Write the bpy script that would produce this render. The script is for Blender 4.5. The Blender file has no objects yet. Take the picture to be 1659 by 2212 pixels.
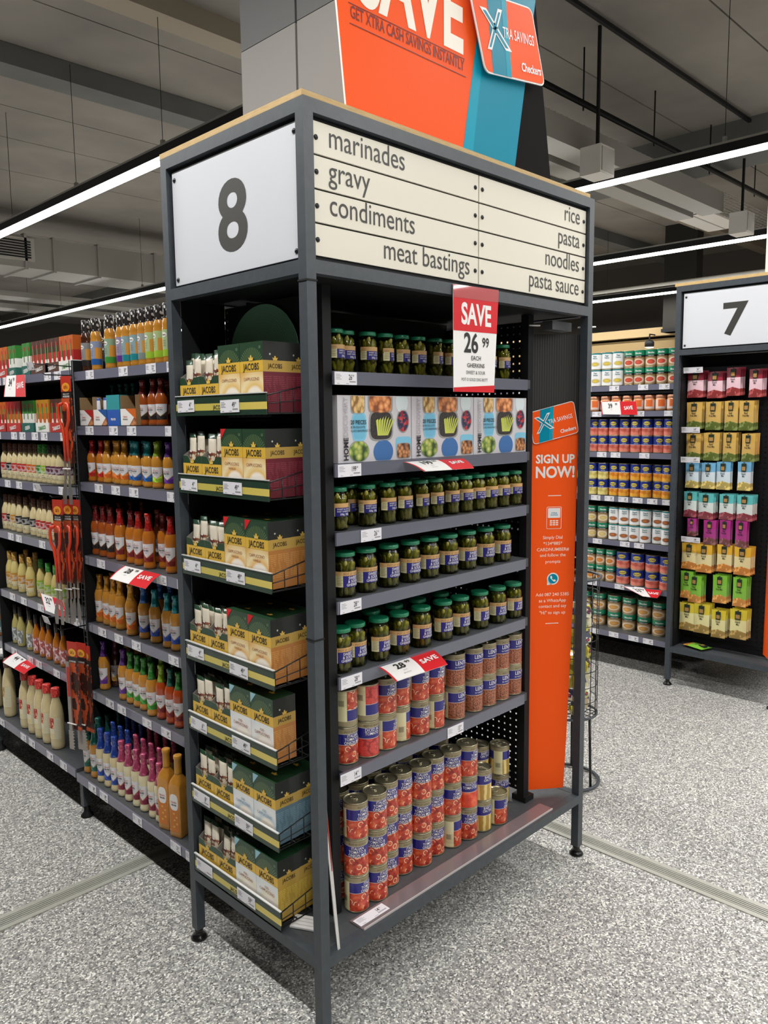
import bpy, bmesh, math, random
from mathutils import Vector, Matrix
random.seed(8)
PI = math.pi
sc = bpy.context.scene
COL = sc.collection

# ------------------------------------------------------------------ camera
FPX, IW, IH = 1708.433, 1659, 2212
CAM = Vector((-1.23634, -1.47976, 1.65996))
YAW, PITCH, ROLL = 0.78303, -0.11876, -0.01086
FW = Vector((math.cos(YAW)*math.cos(PITCH), math.sin(YAW)*math.cos(PITCH), math.sin(PITCH)))
_r = Vector((math.sin(YAW), -math.cos(YAW), 0)); _u = _r.cross(FW)
RT = math.cos(ROLL)*_r + math.sin(ROLL)*_u
UP = -math.sin(ROLL)*_r + math.cos(ROLL)*_u
cam_d = bpy.data.cameras.new('camera'); cam = bpy.data.objects.new('camera', cam_d); COL.objects.link(cam)
cam.matrix_world = Matrix(((RT.x, UP.x, -FW.x, CAM.x), (RT.y, UP.y, -FW.y, CAM.y), (RT.z, UP.z, -FW.z, CAM.z), (0, 0, 0, 1)))
cam_d.sensor_fit = 'VERTICAL'; cam_d.sensor_height = 36.0; cam_d.lens = FPX/IH*36.0
cam_d.clip_start = 0.05; cam_d.clip_end = 200
sc.camera = cam
# ------------------------------------------------------------------ light, view
vs = sc.view_settings
vs.view_transform = 'Standard'; vs.look = 'None'; vs.gamma = 1.0; vs.use_curve_mapping = False
vs.exposure = 0.0
w = bpy.data.worlds.new('store_air'); sc.world = w; w.use_nodes = True
w.node_tree.nodes['Background'].inputs[0].default_value = (1.0, 0.97, 0.93, 1); w.node_tree.nodes['Background'].inputs[1].default_value = 0.10
STRIP_X = (-1.06, 2.28, 5.55, 8.9, 12.25); STRIP_Z = 3.768
STRIP_W = 190.0                                  # watts per strip of lamps

def hit(px, py, axis, val):
    "photo pixel -> point on the plane where coordinate `axis` equals val"
    d = FW + RT*((px-829.5)/FPX) - UP*((py-1106)/FPX)
    return CAM + d*((val-CAM[axis])/d[axis])
def slide(px, axis, **fix):
    "coordinate along `axis` of the point with the other two coordinates fixed that falls on photo column px"
    P = Vector((fix.get('x', 0), fix.get('y', 0), fix.get('z', 0))); e = Vector((0, 0, 0)); e[axis] = 1
    n = RT - FW*((px-829.5)/FPX)
    return -((P-CAM).dot(n))/e.dot(n)

# ------------------------------------------------------------------ node materials
class T:
    def __init__(s, nt):
        s.nt = nt; s.c = nt.nodes.new('ShaderNodeTexCoord'); s._xyz = None
    def sep(s):
        if not s._xyz:
            n = s.nt.nodes.new('ShaderNodeSeparateXYZ'); s.nt.links.new(s.c.outputs['Object'], n.inputs[0]); s._xyz = n.outputs
        return s._xyz
    x = property(lambda s: s.sep()[0]); y = property(lambda s: s.sep()[1]); z = property(lambda s: s.sep()[2])
    def put(s, sock, v):
        if isinstance(v, bpy.types.NodeSocket): s.nt.links.new(v, sock)
        elif isinstance(v, (tuple, list)): sock.default_value = (*v[:3], 1) if len(sock.default_value) == 4 else v
        else: sock.default_value = v
    def m(s, op, a, b=0.0, c=0.0):
        n = s.nt.nodes.new('ShaderNodeMath'); n.operation = op
        for i, v in enumerate((a, b, c)): s.put(n.inputs[i], v)
        return n.outputs[0]
    def gt(s, a, b): return s.m('GREATER_THAN', a, b)
    def lt(s, a, b): return s.m('LESS_THAN', a, b)
    def inb(s, v, lo, hi): return s.m('MULTIPLY', s.gt(v, lo), s.lt(v, hi))
    def ang(s): return s.m('ARCTAN2', s.x, s.m('MULTIPLY', s.y, -1.0))
    def mix(s, f, a, b):
        n = s.nt.nodes.new('ShaderNodeMix'); n.data_type = 'RGBA'
        s.put(n.inputs[0], f); s.put(n.inputs[6], a); s.put(n.inputs[7], b); return n.outputs[2]
    def stretch(s, k):
        n = s.nt.nodes.new('ShaderNodeMapping'); n.inputs['Scale'].default_value = k
        s.nt.links.new(s.c.outputs['Object'], n.inputs['Vector']); return n.outputs[0]
    def vor(s, scale, feat='F1', k=None, out='Distance'):
        n = s.nt.nodes.new('ShaderNodeTexVoronoi'); n.feature = feat; n.inputs['Scale'].default_value = scale
        s.nt.links.new(s.stretch(k) if k else s.c.outputs['Object'], n.inputs['Vector']); return n.outputs[out]
    def vor2(s, scale, R, rnd=1.0):
        "round cells on the unrolled surface of a cylinder of radius R"
        n = s.nt.nodes.new('ShaderNodeTexVoronoi'); n.voronoi_dimensions = '2D'; n.inputs['Scale'].default_value = scale; n.inputs['Randomness'].default_value = rnd
        c = s.nt.nodes.new('ShaderNodeCombineXYZ'); s.put(c.inputs[0], s.m('MULTIPLY', s.ang(), R)); s.put(c.inputs[1], s.z)
        s.nt.links.new(c.outputs[0], n.inputs['Vector']); return n.outputs['Distance']
    def noise(s, scale, detail=2.0, k=None):
        n = s.nt.nodes.new('ShaderNodeTexNoise'); n.inputs['Scale'].default_value = scale; n.inputs['Detail'].default_value = detail
        s.nt.links.new(s.stretch(k) if k else s.c.outputs['Object'], n.inputs['Vector']); return n.outputs[0]
    def ramp(s, f, stops, const=False):
        n = s.nt.nodes.new('ShaderNodeValToRGB'); r = n.color_ramp
        if const: r.interpolation = 'CONSTANT'
        while len(r.elements) < len(stops): r.elements.new(0.5)
        for e, (p, c) in zip(r.elements, stops): e.position = p; e.color = (*c[:3], 1)
        s.nt.links.new(f, n.inputs[0]); return n.outputs[0]
    def zstep(s, stops, v=None):
        "colour by height: [(z_from, colour or socket)...] ascending"
        v = v if v is not None else s.z
        out = stops[0][1]
        for z, c in stops[1:]: out = s.mix(s.gt(v, z), out, c)
        return out
MATS = {}
def lin(c):
    "0-255 display colour to scene colour"
    return tuple((v/255/12.92 if v/255 <= .04045 else ((v/255+.055)/1.055)**2.4) for v in c)
def mat(name, col=(.5, .5, .5), rough=.5, metal=0.0, coat=0.0, emit=0.0, fn=None, bump=None, spec=.5):
    if name in MATS: return MATS[name]
    m = bpy.data.materials.new(name); m.use_nodes = True; nt = m.node_tree; b = nt.nodes['Principled BSDF']
    b.inputs['Base Color'].default_value = (*col[:3], 1); b.inputs['Roughness'].default_value = rough
    b.inputs['Metallic'].default_value = metal; b.inputs['Coat Weight'].default_value = coat; b.inputs['Specular IOR Level'].default_value = spec
    if emit:
        b.inputs['Emission Color'].default_value = (*col[:3], 1); b.inputs['Emission Strength'].default_value = emit
    if fn or bump:
        t = T(nt)
        if fn: t.put(b.inputs['Base Color'], fn(t))
        if bump:
            n = nt.nodes.new('ShaderNodeBump'); n.inputs['Strength'].default_value = bump[1]; n.inputs['Distance'].default_value = bump[2]
            nt.links.new(bump[0](t), n.inputs['Height']); nt.links.new(n.outputs[0], b.inputs['Normal'])
    MATS[name] = m
    return m
def C(r, g, b): return lin((r, g, b))

# ------------------------------------------------------------------ mesh builder
class MB:
    def __init__(s): s.v = []; s.f = []; s.mi = []; s.sm = []
    def add(s, vs, fs, mi=0, smooth=False):
        o = len(s.v); s.v += [tuple(v) for v in vs]
        for f in fs: s.f.append([i+o for i in f]); s.mi.append(mi); s.sm.append(smooth)
        return s
    def box(s, a, b, mi=0, mis=None):
        (x0, y0, z0), (x1, y1, z1) = a, b
        vs = [(x0,y0,z0),(x1,y0,z0),(x1,y1,z0),(x0,y1,z0),(x0,y0,z1),(x1,y0,z1),(x1,y1,z1),(x0,y1,z1)]
        fs = [(0,3,2,1),(4,5,6,7),(0,1,5,4),(1,2,6,5),(2,3,7,6),(3,0,4,7)]   # bottom top front(-y) right back left
        o = len(s.v); s.v += vs
        for k, f in enumerate(fs): s.f.append([i+o for i in f]); s.mi.append(mis[k] if mis else mi); s.sm.append(False)
        return s
    def bar(s, p, q, wx, wz=None, mi=0):
        "square bar between two points"
        p = Vector(p); q = Vector(q); d = (q-p).normalized(); wz = wz or wx
        u = d.cross(Vector((0, 0, 1)) if abs(d.z) < .9 else Vector((0, 1, 0))).normalized(); v = u.cross(d)
        vs = [e + u*sx*wx/2 + v*sy*wz/2 for e in (p, q) for sx, sy in ((-1,-1),(1,-1),(1,1),(-1,1))]
        return s.add(vs, [(0,1,2,3),(7,6,5,4),(0,4,5,1),(1,5,6,2),(2,6,7,3),(3,7,4,0)], mi)
    def tube(s, pts, r, n=6, mi=0, closed=False):
        pts = [Vector(p) for p in pts]; N = len(pts); vs = []; fs = []; prev = None
        for i, p in enumerate(pts):
            if closed: d = pts[(i+1) % N]-pts[i-1]
            else: d = pts[min(i+1, N-1)]-pts[max(i-1, 0)]
            d.normalize()
            ref = prev if prev is not None else (Vector((0,0,1)) if abs(d.z) < .9 else Vector((1,0,0)))
            u = (ref - d*ref.dot(d)).normalized(); prev = u; v = d.cross(u)
            vs += [p + u*math.cos(2*PI*k/n)*r + v*math.sin(2*PI*k/n)*r for k in range(n)]
        for i in range(N if closed else N-1):
            a, b = i*n, ((i+1) % N)*n
            fs += [(a+k, a+(k+1) % n, b+(k+1) % n, b+k) for k in range(n)]
        if not closed: fs += [tuple(range(n))[::-1], tuple((N-1)*n+k for k in range(n))]
        return s.add(vs, fs, mi, True)
    def lathe(s, prof, n=16, mi=0, c=(0, 0, 0), cap=True, mis=None):
        "prof: [(z, r)...] bottom to top"
        vs = []; o = len(s.v)
        for z, r in prof: vs += [(c[0]+r*math.sin(2*PI*k/n), c[1]-r*math.cos(2*PI*k/n), c[2]+z) for k in range(n)]
        s.v += vs
        for i in range(len(prof)-1):
            for k in range(n):
                s.f.append([o+i*n+k, o+i*n+(k+1) % n, o+(i+1)*n+(k+1) % n, o+(i+1)*n+k]); s.mi.append(mis[i] if mis else mi); s.sm.append(True)
        if cap:
            s.f.append([o+k for k in range(n)][::-1]); s.mi.append(mis[0] if mis else mi); s.sm.append(False)
            s.f.append([o+(len(prof)-1)*n+k for k in range(n)]); s.mi.append(mis[-1] if mis else mi); s.sm.append(False)
        return s
    def patch(s, prof, a0, a1, n=10, mi=0, off=.0005):
        "curved label following a profile between two angles (0 = front, -y)"
        vs = []; fs = []
        for z, r in prof:
            r += off
            vs += [(r*math.sin(a0+(a1-a0)*k/n), -r*math.cos(a0+(a1-a0)*k/n), z) for k in range(n+1)]
        for i in range(len(prof)-1):
            fs += [(i*(n+1)+k, i*(n+1)+k+1, (i+1)*(n+1)+k+1, (i+1)*(n+1)+k) for k in range(n)]
        return s.add(vs, fs, mi, True)
    def prism(s, poly, t, org, ux, uy, mi=0, side=None):
        "extruded polygon: poly in (u, v), front face at org, thickness t to the back (-normal)"
        ux = Vector(ux); uy = Vector(uy); nn = ux.cross(uy).normalized(); org = Vector(org); n = len(poly)
        f = [org + ux*p[0] + uy*p[1] for p in poly]; b = [p - nn*t for p in f]
        o = len(s.v); s.v += [tuple(p) for p in f+b]
        s.f.append([o+i for i in range(n)]); s.mi.append(mi); s.sm.append(False)
        s.f.append([o+n+i for i in range(n)][::-1]); s.mi.append(side if side is not None else mi); s.sm.append(False)
        for i in range(n):
            j = (i+1) % n; s.f.append([o+j, o+i, o+n+i, o+n+j]); s.mi.append(side if side is not None else mi); s.sm.append(False)
        return s
    def mesh(s, name, mats):
        me = bpy.data.meshes.new(name); me.from_pydata(s.v, [], s.f)
        for m in mats: me.materials.append(m)
        me.polygons.foreach_set('material_index', s.mi); me.polygons.foreach_set('use_smooth', s.sm); me.update()
        return me
def link(name, me, parent=None, loc=(0, 0, 0), rz=0.0, rot=None):
    o = bpy.data.objects.new(name, me); COL.objects.link(o); o.parent = parent; o.location = loc
    o.rotation_euler = rot if rot else (0, 0, rz); return o
def build(mb, name, mats, parent=None, loc=(0, 0, 0), rz=0.0, rot=None):
    if not isinstance(mats, (list, tuple)): mats = [mats]
    return link(name, mb.mesh(name, mats), parent, loc, rz, rot)
def tag(o, label, cat, group=None, kind=None):
    if label: o['label'] = label
    if cat: o['category'] = cat
    if group: o['group'] = group
    if kind: o['kind'] = kind
    return o
def struct(o): o['kind'] = 'structure'; return o
def thing(name, label, cat, loc=(0, 0, 0), rz=0.0, group=None):
    o = bpy.data.objects.new(name, None); COL.objects.link(o); o.location = loc; o.rotation_euler = (0, 0, rz); o.empty_display_size = .05
    return tag(o, label, cat, group)
def dup(root):
    r = root.copy(); COL.objects.link(r)
    for ch in KIDS[root.name]:
        c = ch.copy(); COL.objects.link(c); c.parent = r
        for g in KIDS.get(ch.name, ()):
            d = g.copy(); COL.objects.link(d); d.parent = c
    return r
KIDS = {}; PROTO = {}; USED = set()
def proto(key, fn):
    "build a kind of thing once; place() moves the first and copies the rest"
    def mk():
        r = fn(); KIDS[r.name] = list(r.children)
        for c in r.children: KIDS[c.name] = list(c.children)
        PROTO[key] = r
    if key not in PROTO: mk()
def place(key, loc, rz, label, cat, group=None, scale=None, rot=None):
    if key in USED: o = dup(PROTO[key])
    else: o = PROTO[key]; USED.add(key)
    o.location = loc; o.rotation_euler = rot if rot else (0, 0, rz); o.scale = (1, 1, 1)
    if scale: o.scale = scale if isinstance(scale, (tuple, list)) else (scale,)*3
    tag(o, label, cat)
    if group: o['group'] = group
    elif 'group' in o: del o['group']
    return o

# ------------------------------------------------------------------ lettering
_TX = {}
def txt(s, size, bold=0.0, sx=1.0, align='C'):
    "flat lettering -> (verts, faces) in the x-z plane, baseline at z=0, reading towards +x, seen from -y"
    key = (s, size, bold, sx, align)
    if key in _TX: return _TX[key]
    cu = bpy.data.curves.new('t', 'FONT'); cu.body = s; cu.size = size; cu.resolution_u = 2 if size < .05 else 6
    cu.offset = bold*size; cu.align_x = {'C': 'CENTER', 'L': 'LEFT', 'R': 'RIGHT'}[align]; cu.fill_mode = 'FRONT'
    ob = bpy.data.objects.new('t', cu); me = bpy.data.meshes.new_from_object(ob)
    v = [(p.co.x*sx, 0.0, p.co.y) for p in me.vertices]; f = [list(p.vertices) for p in me.polygons]
    bpy.data.objects.remove(ob); bpy.data.curves.remove(cu); bpy.data.meshes.remove(me)
    _TX[key] = (v, f); return _TX[key]
def put_txt(mb, s, size, at=(0, 0, 0), mi=0, bold=0.0, sx=1.0, align='C', rot=0.0, R=None, a0=0.0, ux=None, uy=None):
    "add lettering to a builder: flat at `at`, wrapped round a cylinder of radius R, or on a plane ux/uy"
    v, f = txt(s, size, bold, sx, align); out = []
    c, sn = math.cos(rot), math.sin(rot)
    for x, _, z in v:
        X, Z = c*x - sn*z, sn*x + c*z
        if R: a = a0 + X/R; out.append((R*math.sin(a), -R*math.cos(a), at[2]+Z))
        elif ux is not None: out.append(Vector(at)+Vector(ux)*X+Vector(uy)*Z)
        else: out.append((at[0]+X, at[1], at[2]+Z))
    mb.add(out, f, mi); return mb
def fit_w(s, size, bold, width):
    "horizontal factor that makes a line of lettering `width` metres wide"
    v, f = txt(s, size, bold, 1.0, 'C'); return width/(max(p[0] for p in v)-min(p[0] for p in v))
def oval(mb, R, a0, z0, ra, rz, mi=0, n=8):
    "printed ellipse wrapped round a cylinder"
    vs = []; fs = []
    for k in range(n+1):
        c = -math.cos(PI*k/n); h = math.sin(PI*k/n)*rz; a = a0+ra*c
        vs += [(R*math.sin(a), -R*math.cos(a), z0-h), (R*math.sin(a), -R*math.cos(a), z0+h)]
    for k in range(n): fs.append((2*k, 2*k+2, 2*k+3, 2*k+1))
    return mb.add(vs, fs, mi, True)
FAMR = {'peri': .0286, 'sqz': .0307, 'drs': .0286, 'slm': .0266, 'big': .0452, 'sqr': .0345}
FAMX = {'peri': .85, 'sqz': .70, 'drs': .82, 'slm': .80, 'big': .68, 'sqr': .86}
def settle(occ, x, y, r, dx, dy, lim=400):
    "move a thing along (dx, dy) until it touches none of the things already standing on the shelf"
    for _ in range(lim):
        if all((x-a)**2+(y-b)**2 >= (r+c)**2 for a, b, c in occ): break
        x += dx; y += dy
    occ.append((x, y, r)); return x, y
ORD = 'first second third fourth fifth sixth seventh eighth ninth tenth eleventh twelfth thirteenth fourteenth fifteenth sixteenth seventeenth eighteenth nineteenth twentieth'.split()
def disc(mb, c, rx, rz, mi=0, n=16, y=None, rot=0.0, pw=1.0):
    "flat ellipse (pw<1: rounded rectangle) in the x-z plane"
    vs = []
    for k in range(n):
        a = 2*PI*k/n; ca, sa = math.cos(a), math.sin(a)
        X = rx*math.copysign(abs(ca)**pw, ca); Z = rz*math.copysign(abs(sa)**pw, sa)
        vs.append((c[0]+X*math.cos(rot)-Z*math.sin(rot), c[1], c[2]+X*math.sin(rot)+Z*math.cos(rot)))
    return mb.add(vs, [list(range(n))], mi)
def rect(mb, x0, z0, x1, z1, y, mi=0): return mb.add([(x0,y,z0),(x1,y,z0),(x1,y,z1),(x0,y,z1)], [(0,1,2,3)], mi)
# ------------------------------------------------------------------ shared materials
M_steel = mat('charcoal_powder_coat', C(62, 68, 74), .42, fn=lambda t: t.mix(t.m('MULTIPLY', t.noise(40, 5), .5), C(50, 56, 62), C(84, 90, 96)))
M_black = mat('black_metal', C(22, 23, 25), .55, spec=.25)
M_wire = mat('black_wire', C(20, 20, 22), .4)
M_deck = mat('dark_grey_shelf_metal', C(70, 73, 76), .45, fn=lambda t: t.mix(t.noise(60, 4), C(58, 61, 64), C(80, 83, 86)))
M_lip = mat('shelf_edge_holder', C(96, 98, 112), .3, coat=.4)
M_white = mat('white_print', C(238, 236, 234), .5)
M_card = mat('white_price_card', C(232, 230, 236), .45)
M_ink = mat('black_ink', C(28, 26, 26), .6)
M_grey_ink = mat('grey_small_print', C(150, 148, 150), .6)
M_red = mat('promo_red', C(212, 36, 44), .45, spec=.2)
M_zip = mat('white_nylon', C(225, 222, 216), .4)
M_orange = mat('sign_orange', C(255, 92, 26), .5, spec=.12)
M_teal = mat('sign_teal', C(0, 140, 168), .45, spec=.12)
M_teal2 = mat('sign_teal_light', C(16, 160, 188), .45, spec=.12)
M_tin = mat('tin_metal', C(176, 168, 140), .3, metal=.85)
M_ply = mat('plywood_edge', C(196, 164, 108), .6, fn=lambda t: t.mix(t.noise(30, 4, (1, 1, 8)), C(176, 140, 84), C(216, 186, 130)))

def terrazzo(t):
    a = t.vor(205, 'F1', None, 'Color')
    n = t.nt.nodes.new('ShaderNodeSeparateColor'); t.nt.links.new(a, n.inputs[0])
    c1 = t.ramp(n.outputs[0], [(0, C(78, 77, 76)), (.16, C(122, 121, 119)), (.45, C(152, 151, 149)), (.72, C(178, 177, 173)), (.88, C(226, 224, 216)), (1, C(244, 242, 236))])
    b = t.vor(110, 'F1', None, 'Color'); n2 = t.nt.nodes.new('ShaderNodeSeparateColor'); t.nt.links.new(b, n2.inputs[0])
    return t.mix(t.m('MULTIPLY', t.gt(n2.outputs[1], .86), .6), c1, t.mix(n2.outputs[0], C(96, 94, 94), C(214, 210, 202)))
M_floor = mat('grey_speckled_vinyl', rough=.5, fn=terrazzo, spec=.35)
M_conc = mat('raw_concrete', C(128, 122, 116), .9, fn=lambda t: t.mix(t.noise(1.3, 6), C(104, 99, 94), C(146, 140, 132)))
M_beam = mat('grey_concrete_beam', C(112, 112, 108), .9, fn=lambda t: t.mix(t.noise(2, 6), C(84, 86, 84), C(112, 112, 108)))  # darker than the slabs: shade of the beam sides put into the colour
M_duct = mat('galvanised_duct', C(150, 148, 142), .5, metal=.25)
M_alu = mat('joint_aluminium', C(186, 186, 176), .35, metal=.3)
M_groove = mat('joint_groove', C(92, 96, 92), .6)
M_tan = mat('beige_bulkhead', C(168, 146, 108), .8, spec=.2)
M_darkwall = mat('dark_store_wall', C(82, 78, 74), .9)
M_led = mat('led_diffuser', (1, .99, .955), .5, emit=12.0)

# ------------------------------------------------------------------ the shell
struct(build(MB().box((-9, -9, -.1), (16, 26, 0)), 'floor', M_floor))
ceil = struct(link('ceiling', None)); ceil.empty_display_size = .1
ceil['label'] = 'bare concrete slab ceiling of the store'
joints = [-9, -5.4, -4.2, -3.0, -1.8, -.6, .5, 1.46, 2.27, 2.87, 4.0, 5.24, 6.12, 7.6, 8.58, 9.86, 11.8, 13.4, 15, 16.8, 18.6, 20.4, 22.2, 26]
for a, b in zip(joints, joints[1:]):
    build(MB().box((-9, a+.008, 5.0), (16, b-.008, 5.16)), 'slab_panel', M_conc, ceil)
build(MB().box((-9, -9, 5.17), (16, 26, 5.2)), 'slab_topping', M_black, ceil)
for y0, z0, x0, x1 in ((6.12, 4.82, -9, 16), (14.2, 4.82, -9, 16), (-2.4, 4.82, -9, 16)):
    b = build(MB().box((x0, y0, z0), (x1, y0+.3, 5.0)), 'concrete_beam', M_beam); tag(b, None, None); b.parent = ceil
build(MB().box((-9, 4.42, 4.84), (16, 4.66, 5.0)), 'cast_rib', mat('pale_concrete_rib', C(150, 140, 124), .9), ceil)
build(MB().box((8.4, -9, 4.6), (8.9, 26, 5.0)), 'cross_beam', M_beam, ceil)
struct(build(MB().box((15.8, -9, 0), (16, 26, 5)), 'wall_right', M_darkwall))
struct(build(MB().box((-9, 25.8, 0), (15.8, 26, 5)), 'wall_back', M_darkwall))
struct(build(MB().box((-9, -9, 0), (-8.8, 25.8, 5)), 'wall_left', M_darkwall))
struct(build(MB().box((-8.8, -9, 0), (15.8, -8.8, 5)), 'wall_front', M_darkwall))
tr = struct(link('trim_1', None)); tr['label'] = 'beige ceiling bulkhead with a dark lighting slot along the far wall'
zt0, zt1 = hit(1280, 720, 0, 13).z, hit(1280, 737, 0, 13).z
zt2, zt3 = hit(1280, 742, 0, 13).z, hit(1280, 790, 0, 13).z
build(MB().box((13, -4, zt1), (14.6, 18, zt0)), 'fascia', M_tan, tr)
build(MB().box((13.3, -4, zt2), (14.6, 18, zt1)), 'slot', M_black, tr)
build(MB().box((13.1, -4, zt3-.6), (14.6, 18, zt2)), 'lower_fascia', mat('beige_lower_fascia', C(150, 128, 90), .8, spec=.2), tr)
sp = thing('track_spotlight', 'round spotlight hanging below the beige bulkhead', 'lamp', hit(1403, 741, 0, 12.8)); sp.scale = (.5, .5, .5)
build(MB().lathe([(-.16, .02), (-.12, .17), (.03, .17), (.1, .1)], 14), 'housing', M_black, sp)
build(MB().lathe([(-.19, .0), (-.17, .14), (-.16, .15)], 14), 'lens', mat('spot_lens', (1, .95, .85), emit=4), sp)
build(MB().box((-.02, -.02, .1), (.02, .02, .3)).box((-.02, -.02, .3), (.42, .02, .34)), 'bracket', M_black, sp)
# a dark square column far behind aisle 7
qa, qb = hit(1433, 645, 0, 12.7), hit(1500, 712, 0, 12.7)
o = build(MB().box((0, 0, 0), (.25, qa.y-qb.y, 5.0-qb.z), 0).box((-.02, -.02, 0), (.27, qa.y-qb.y+.02, .06), 1), 'hanging_bulkhead', [mat('dark_column_paint', C(46, 44, 41), .9, spec=.1), M_black], loc=(12.7, qb.y, qb.z))
tag(o, 'dark hanging bulkhead box behind the number seven unit', 'bulkhead')
# floor expansion joints: ribbed aluminium strips let into the floor
def joint_strip(name, lab, a, b, axis):
    r = thing(name, lab, 'floor strip', (a[0], a[1], 0)); L = (b[0]-a[0]) if axis == 0 else (b[1]-a[1])
    W = .084
    def seg(u0, u1, z0, z1):
        return MB().box((0, u0, z0), (L, u1, z1)) if axis == 0 else MB().box((u0, 0, z0), (u1, L, z1))
    build(seg(-W/2, -W/2+.02, .0005, .004), 'side_flange', M_alu, r); build(seg(W/2-.02, W/2, .0005, .004), 'side_flange', M_alu, r)
    build(seg(-W/2+.02, W/2-.02, .0004, .0015), 'groove_bed', M_groove, r)
    for k in range(4): build(seg(-.018+k*.0105, -.0125+k*.0105, .0015, .0036), 'rib', M_alu, r)
joint_strip('expansion_joint', 'ribbed aluminium floor joint running under the sauce shelving', (-9, 1.166), (1.38, 1.166), 0)
joint_strip('expansion_joint', 'ribbed aluminium floor joint running along the aisle beside the orange banner', (1.398, -9), (1.398, 1.12), 1)

yd = 11.5; yt = hit(1176, 232, 2, 4.35).y
# ------------------------------------------------------------------ strip lamps
for i, x in enumerate(STRIP_X):
    y0, y1 = (-8.6, 19.0)
    nm = ['over the sauce aisle', 'between the two end units', 'behind the number seven unit', 'next to the concrete cross beam', 'beside the beige bulkhead'][i]
    r = thing('strip_lamp', 'long strip lamp with bright white diffuser '+nm, 'lamp', (x, y0, STRIP_Z), 0, 'suspended strip lamps')
    L = y1-y0
    build(MB().box((-.05, 0, .0), (.05, L, .07)), 'housing', M_black, r)
    build(MB().box((-.045, 0, -.025), (.045, L, 0)), 'diffuser', M_led, r)
    for sx in (-.04, .04): build(MB().box((sx-.006, 0, .07), (sx+.006, L, .09)), 'top_rail', M_duct, r)
    for k in range(int(L/1.6)+1):
        if yd-.3 < y0+.3+k*1.6 < yd+1.3 or yt-.3 < y0+.3+k*1.6 < yt+1.2: continue
        build(MB().tube([(0, .3+k*1.6, .09), (0, .3+k*1.6, 1.2)], .003, 4), 'suspension_wire', M_black, r)
        build(MB().box((-.015, .285+k*1.6, .09), (.015, .315+k*1.6, .14)), 'wire_clip', M_duct, r)
    ld = bpy.data.lights.new('strip_light', 'AREA'); ld.shape = 'RECTANGLE'; ld.size = .09; ld.size_y = L
    ld.energy = STRIP_W*L/10; ld.color = (1, .99, .965)
    lo = bpy.data.objects.new('strip_light', ld); COL.objects.link(lo); lo.parent = r; lo.location = (0, L/2, -.03)
# white conduit and services
o = build(MB().tube([(11.5, -4, 3.79), (11.5, 18, 3.79)], .03, 6), 'service_pipe', mat('white_conduit', C(236, 234, 226), .5)); tag(o, 'thin white pipe hung between the far strip lamps', 'pipe')
# rectangular duct across the store, left of the number eight
du = thing('air_duct', 'grey rectangular air duct hung above the sauce aisle', 'air duct', (0, yd, 0))
za, zb = hit(0, 500, 1, yd).z, hit(0, 571, 1, yd).z
xs = [-8]+[hit(p, 540, 1, yd).x for p in (-120, 56, 117, 213, 334, 420)]+[14]
for a, b in zip(xs, xs[1:]):
    build(MB().box((a+.01, 0, zb), (b-.01, .9, za)), 'duct_length', M_duct, du)
    build(MB().box((b-.03, -.03, zb-.03), (b+.01, .93, za+.03)), 'flange', M_duct, du)
gx = hit(14, 545, 1, yd).x
build(MB().box((gx-.42, -.03, zb+.1), (gx+.42, 0, zb+.45)), 'grille_frame', mat('grille_frame_grey', C(170, 166, 158), .5), du)
for k in range(7): build(MB().box((gx-.36, -.04, zb+.14+k*.04), (gx+.36, -.03, zb+.16+k*.04)), 'grille_slat', M_black, du)
for k, (pa, zz, wd, hh, lab) in enumerate([((200, 640), 4.1, .6, .1, 'flat service tray beyond the air duct'), ((250, 672), 4.0, .5, .1, 'narrow service tray at the far end of the sauce aisle')]):
    h = hit(*pa, 2, zz); o = build(MB().box((-6, 0, 0), (9, wd, hh)), 'service_tray', M_duct, loc=(h.x, h.y+1.0, zz)); tag(o, lab, 'service tray')
# cable tray, channels and pipes above aisle 7
def run_x(name, px, py, z, wd, hh, m, lab, x0=None, x1=8.38):
    h = hit(px, py, 2, z); x0 = x0 or slide(980, 0, y=h.y, z=z); o = build(MB().box((x0, h.y, z), (x1, h.y+wd, z+hh)), name, m); tag(o, lab, 'service run'); return h.y
xt = slide(980, 0, y=yt, z=4.35)
tr_ = thing('cable_tray', 'black wire cable tray with cables hung under the slab', 'cable tray', (0, yt, 4.35))
for k in range(9): build(MB().tube([(xt, k*.06-.0, 0), (15, k*.06, 0)], .004, 4), 'long_wire', M_duct, tr_)
cw = MB()
for k in range(115): cw.bar((xt+k*.1, -.01, .005), (xt+k*.1, .49, .005), .006)
cw_o = build(cw, 'cross_wire', M_duct, tr_); cw_o['kind'] = 'stuff'
for k in range(3): build(MB().tube([(xt, -.10+k*.03, .12+.03*k), (15, -.10+k*.03, .12+.03*k)], .022, 6), 'cable', M_black, tr_)
for k in range(8): build(MB().tube([(xt+.4+k*1.4, -.05, .1), (xt+.4+k*1.4, -.05, .65)], .008, 5), 'hanging_rod', M_black, tr_)
run_x('channel_duct', 1180, 292, 4.0, .25, .22, M_duct, 'grey channel duct below the cable tray')
run_x('channel_duct', 1180, 345, 4.0, .22, .2, M_duct, 'second grey channel duct farther from the cable tray')
run_x('sprinkler_pipe', 1245, 8, 4.93, .035, .035, M_black, 'thin dark sprinkler pipe close under the slab', None, 8.38)
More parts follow.
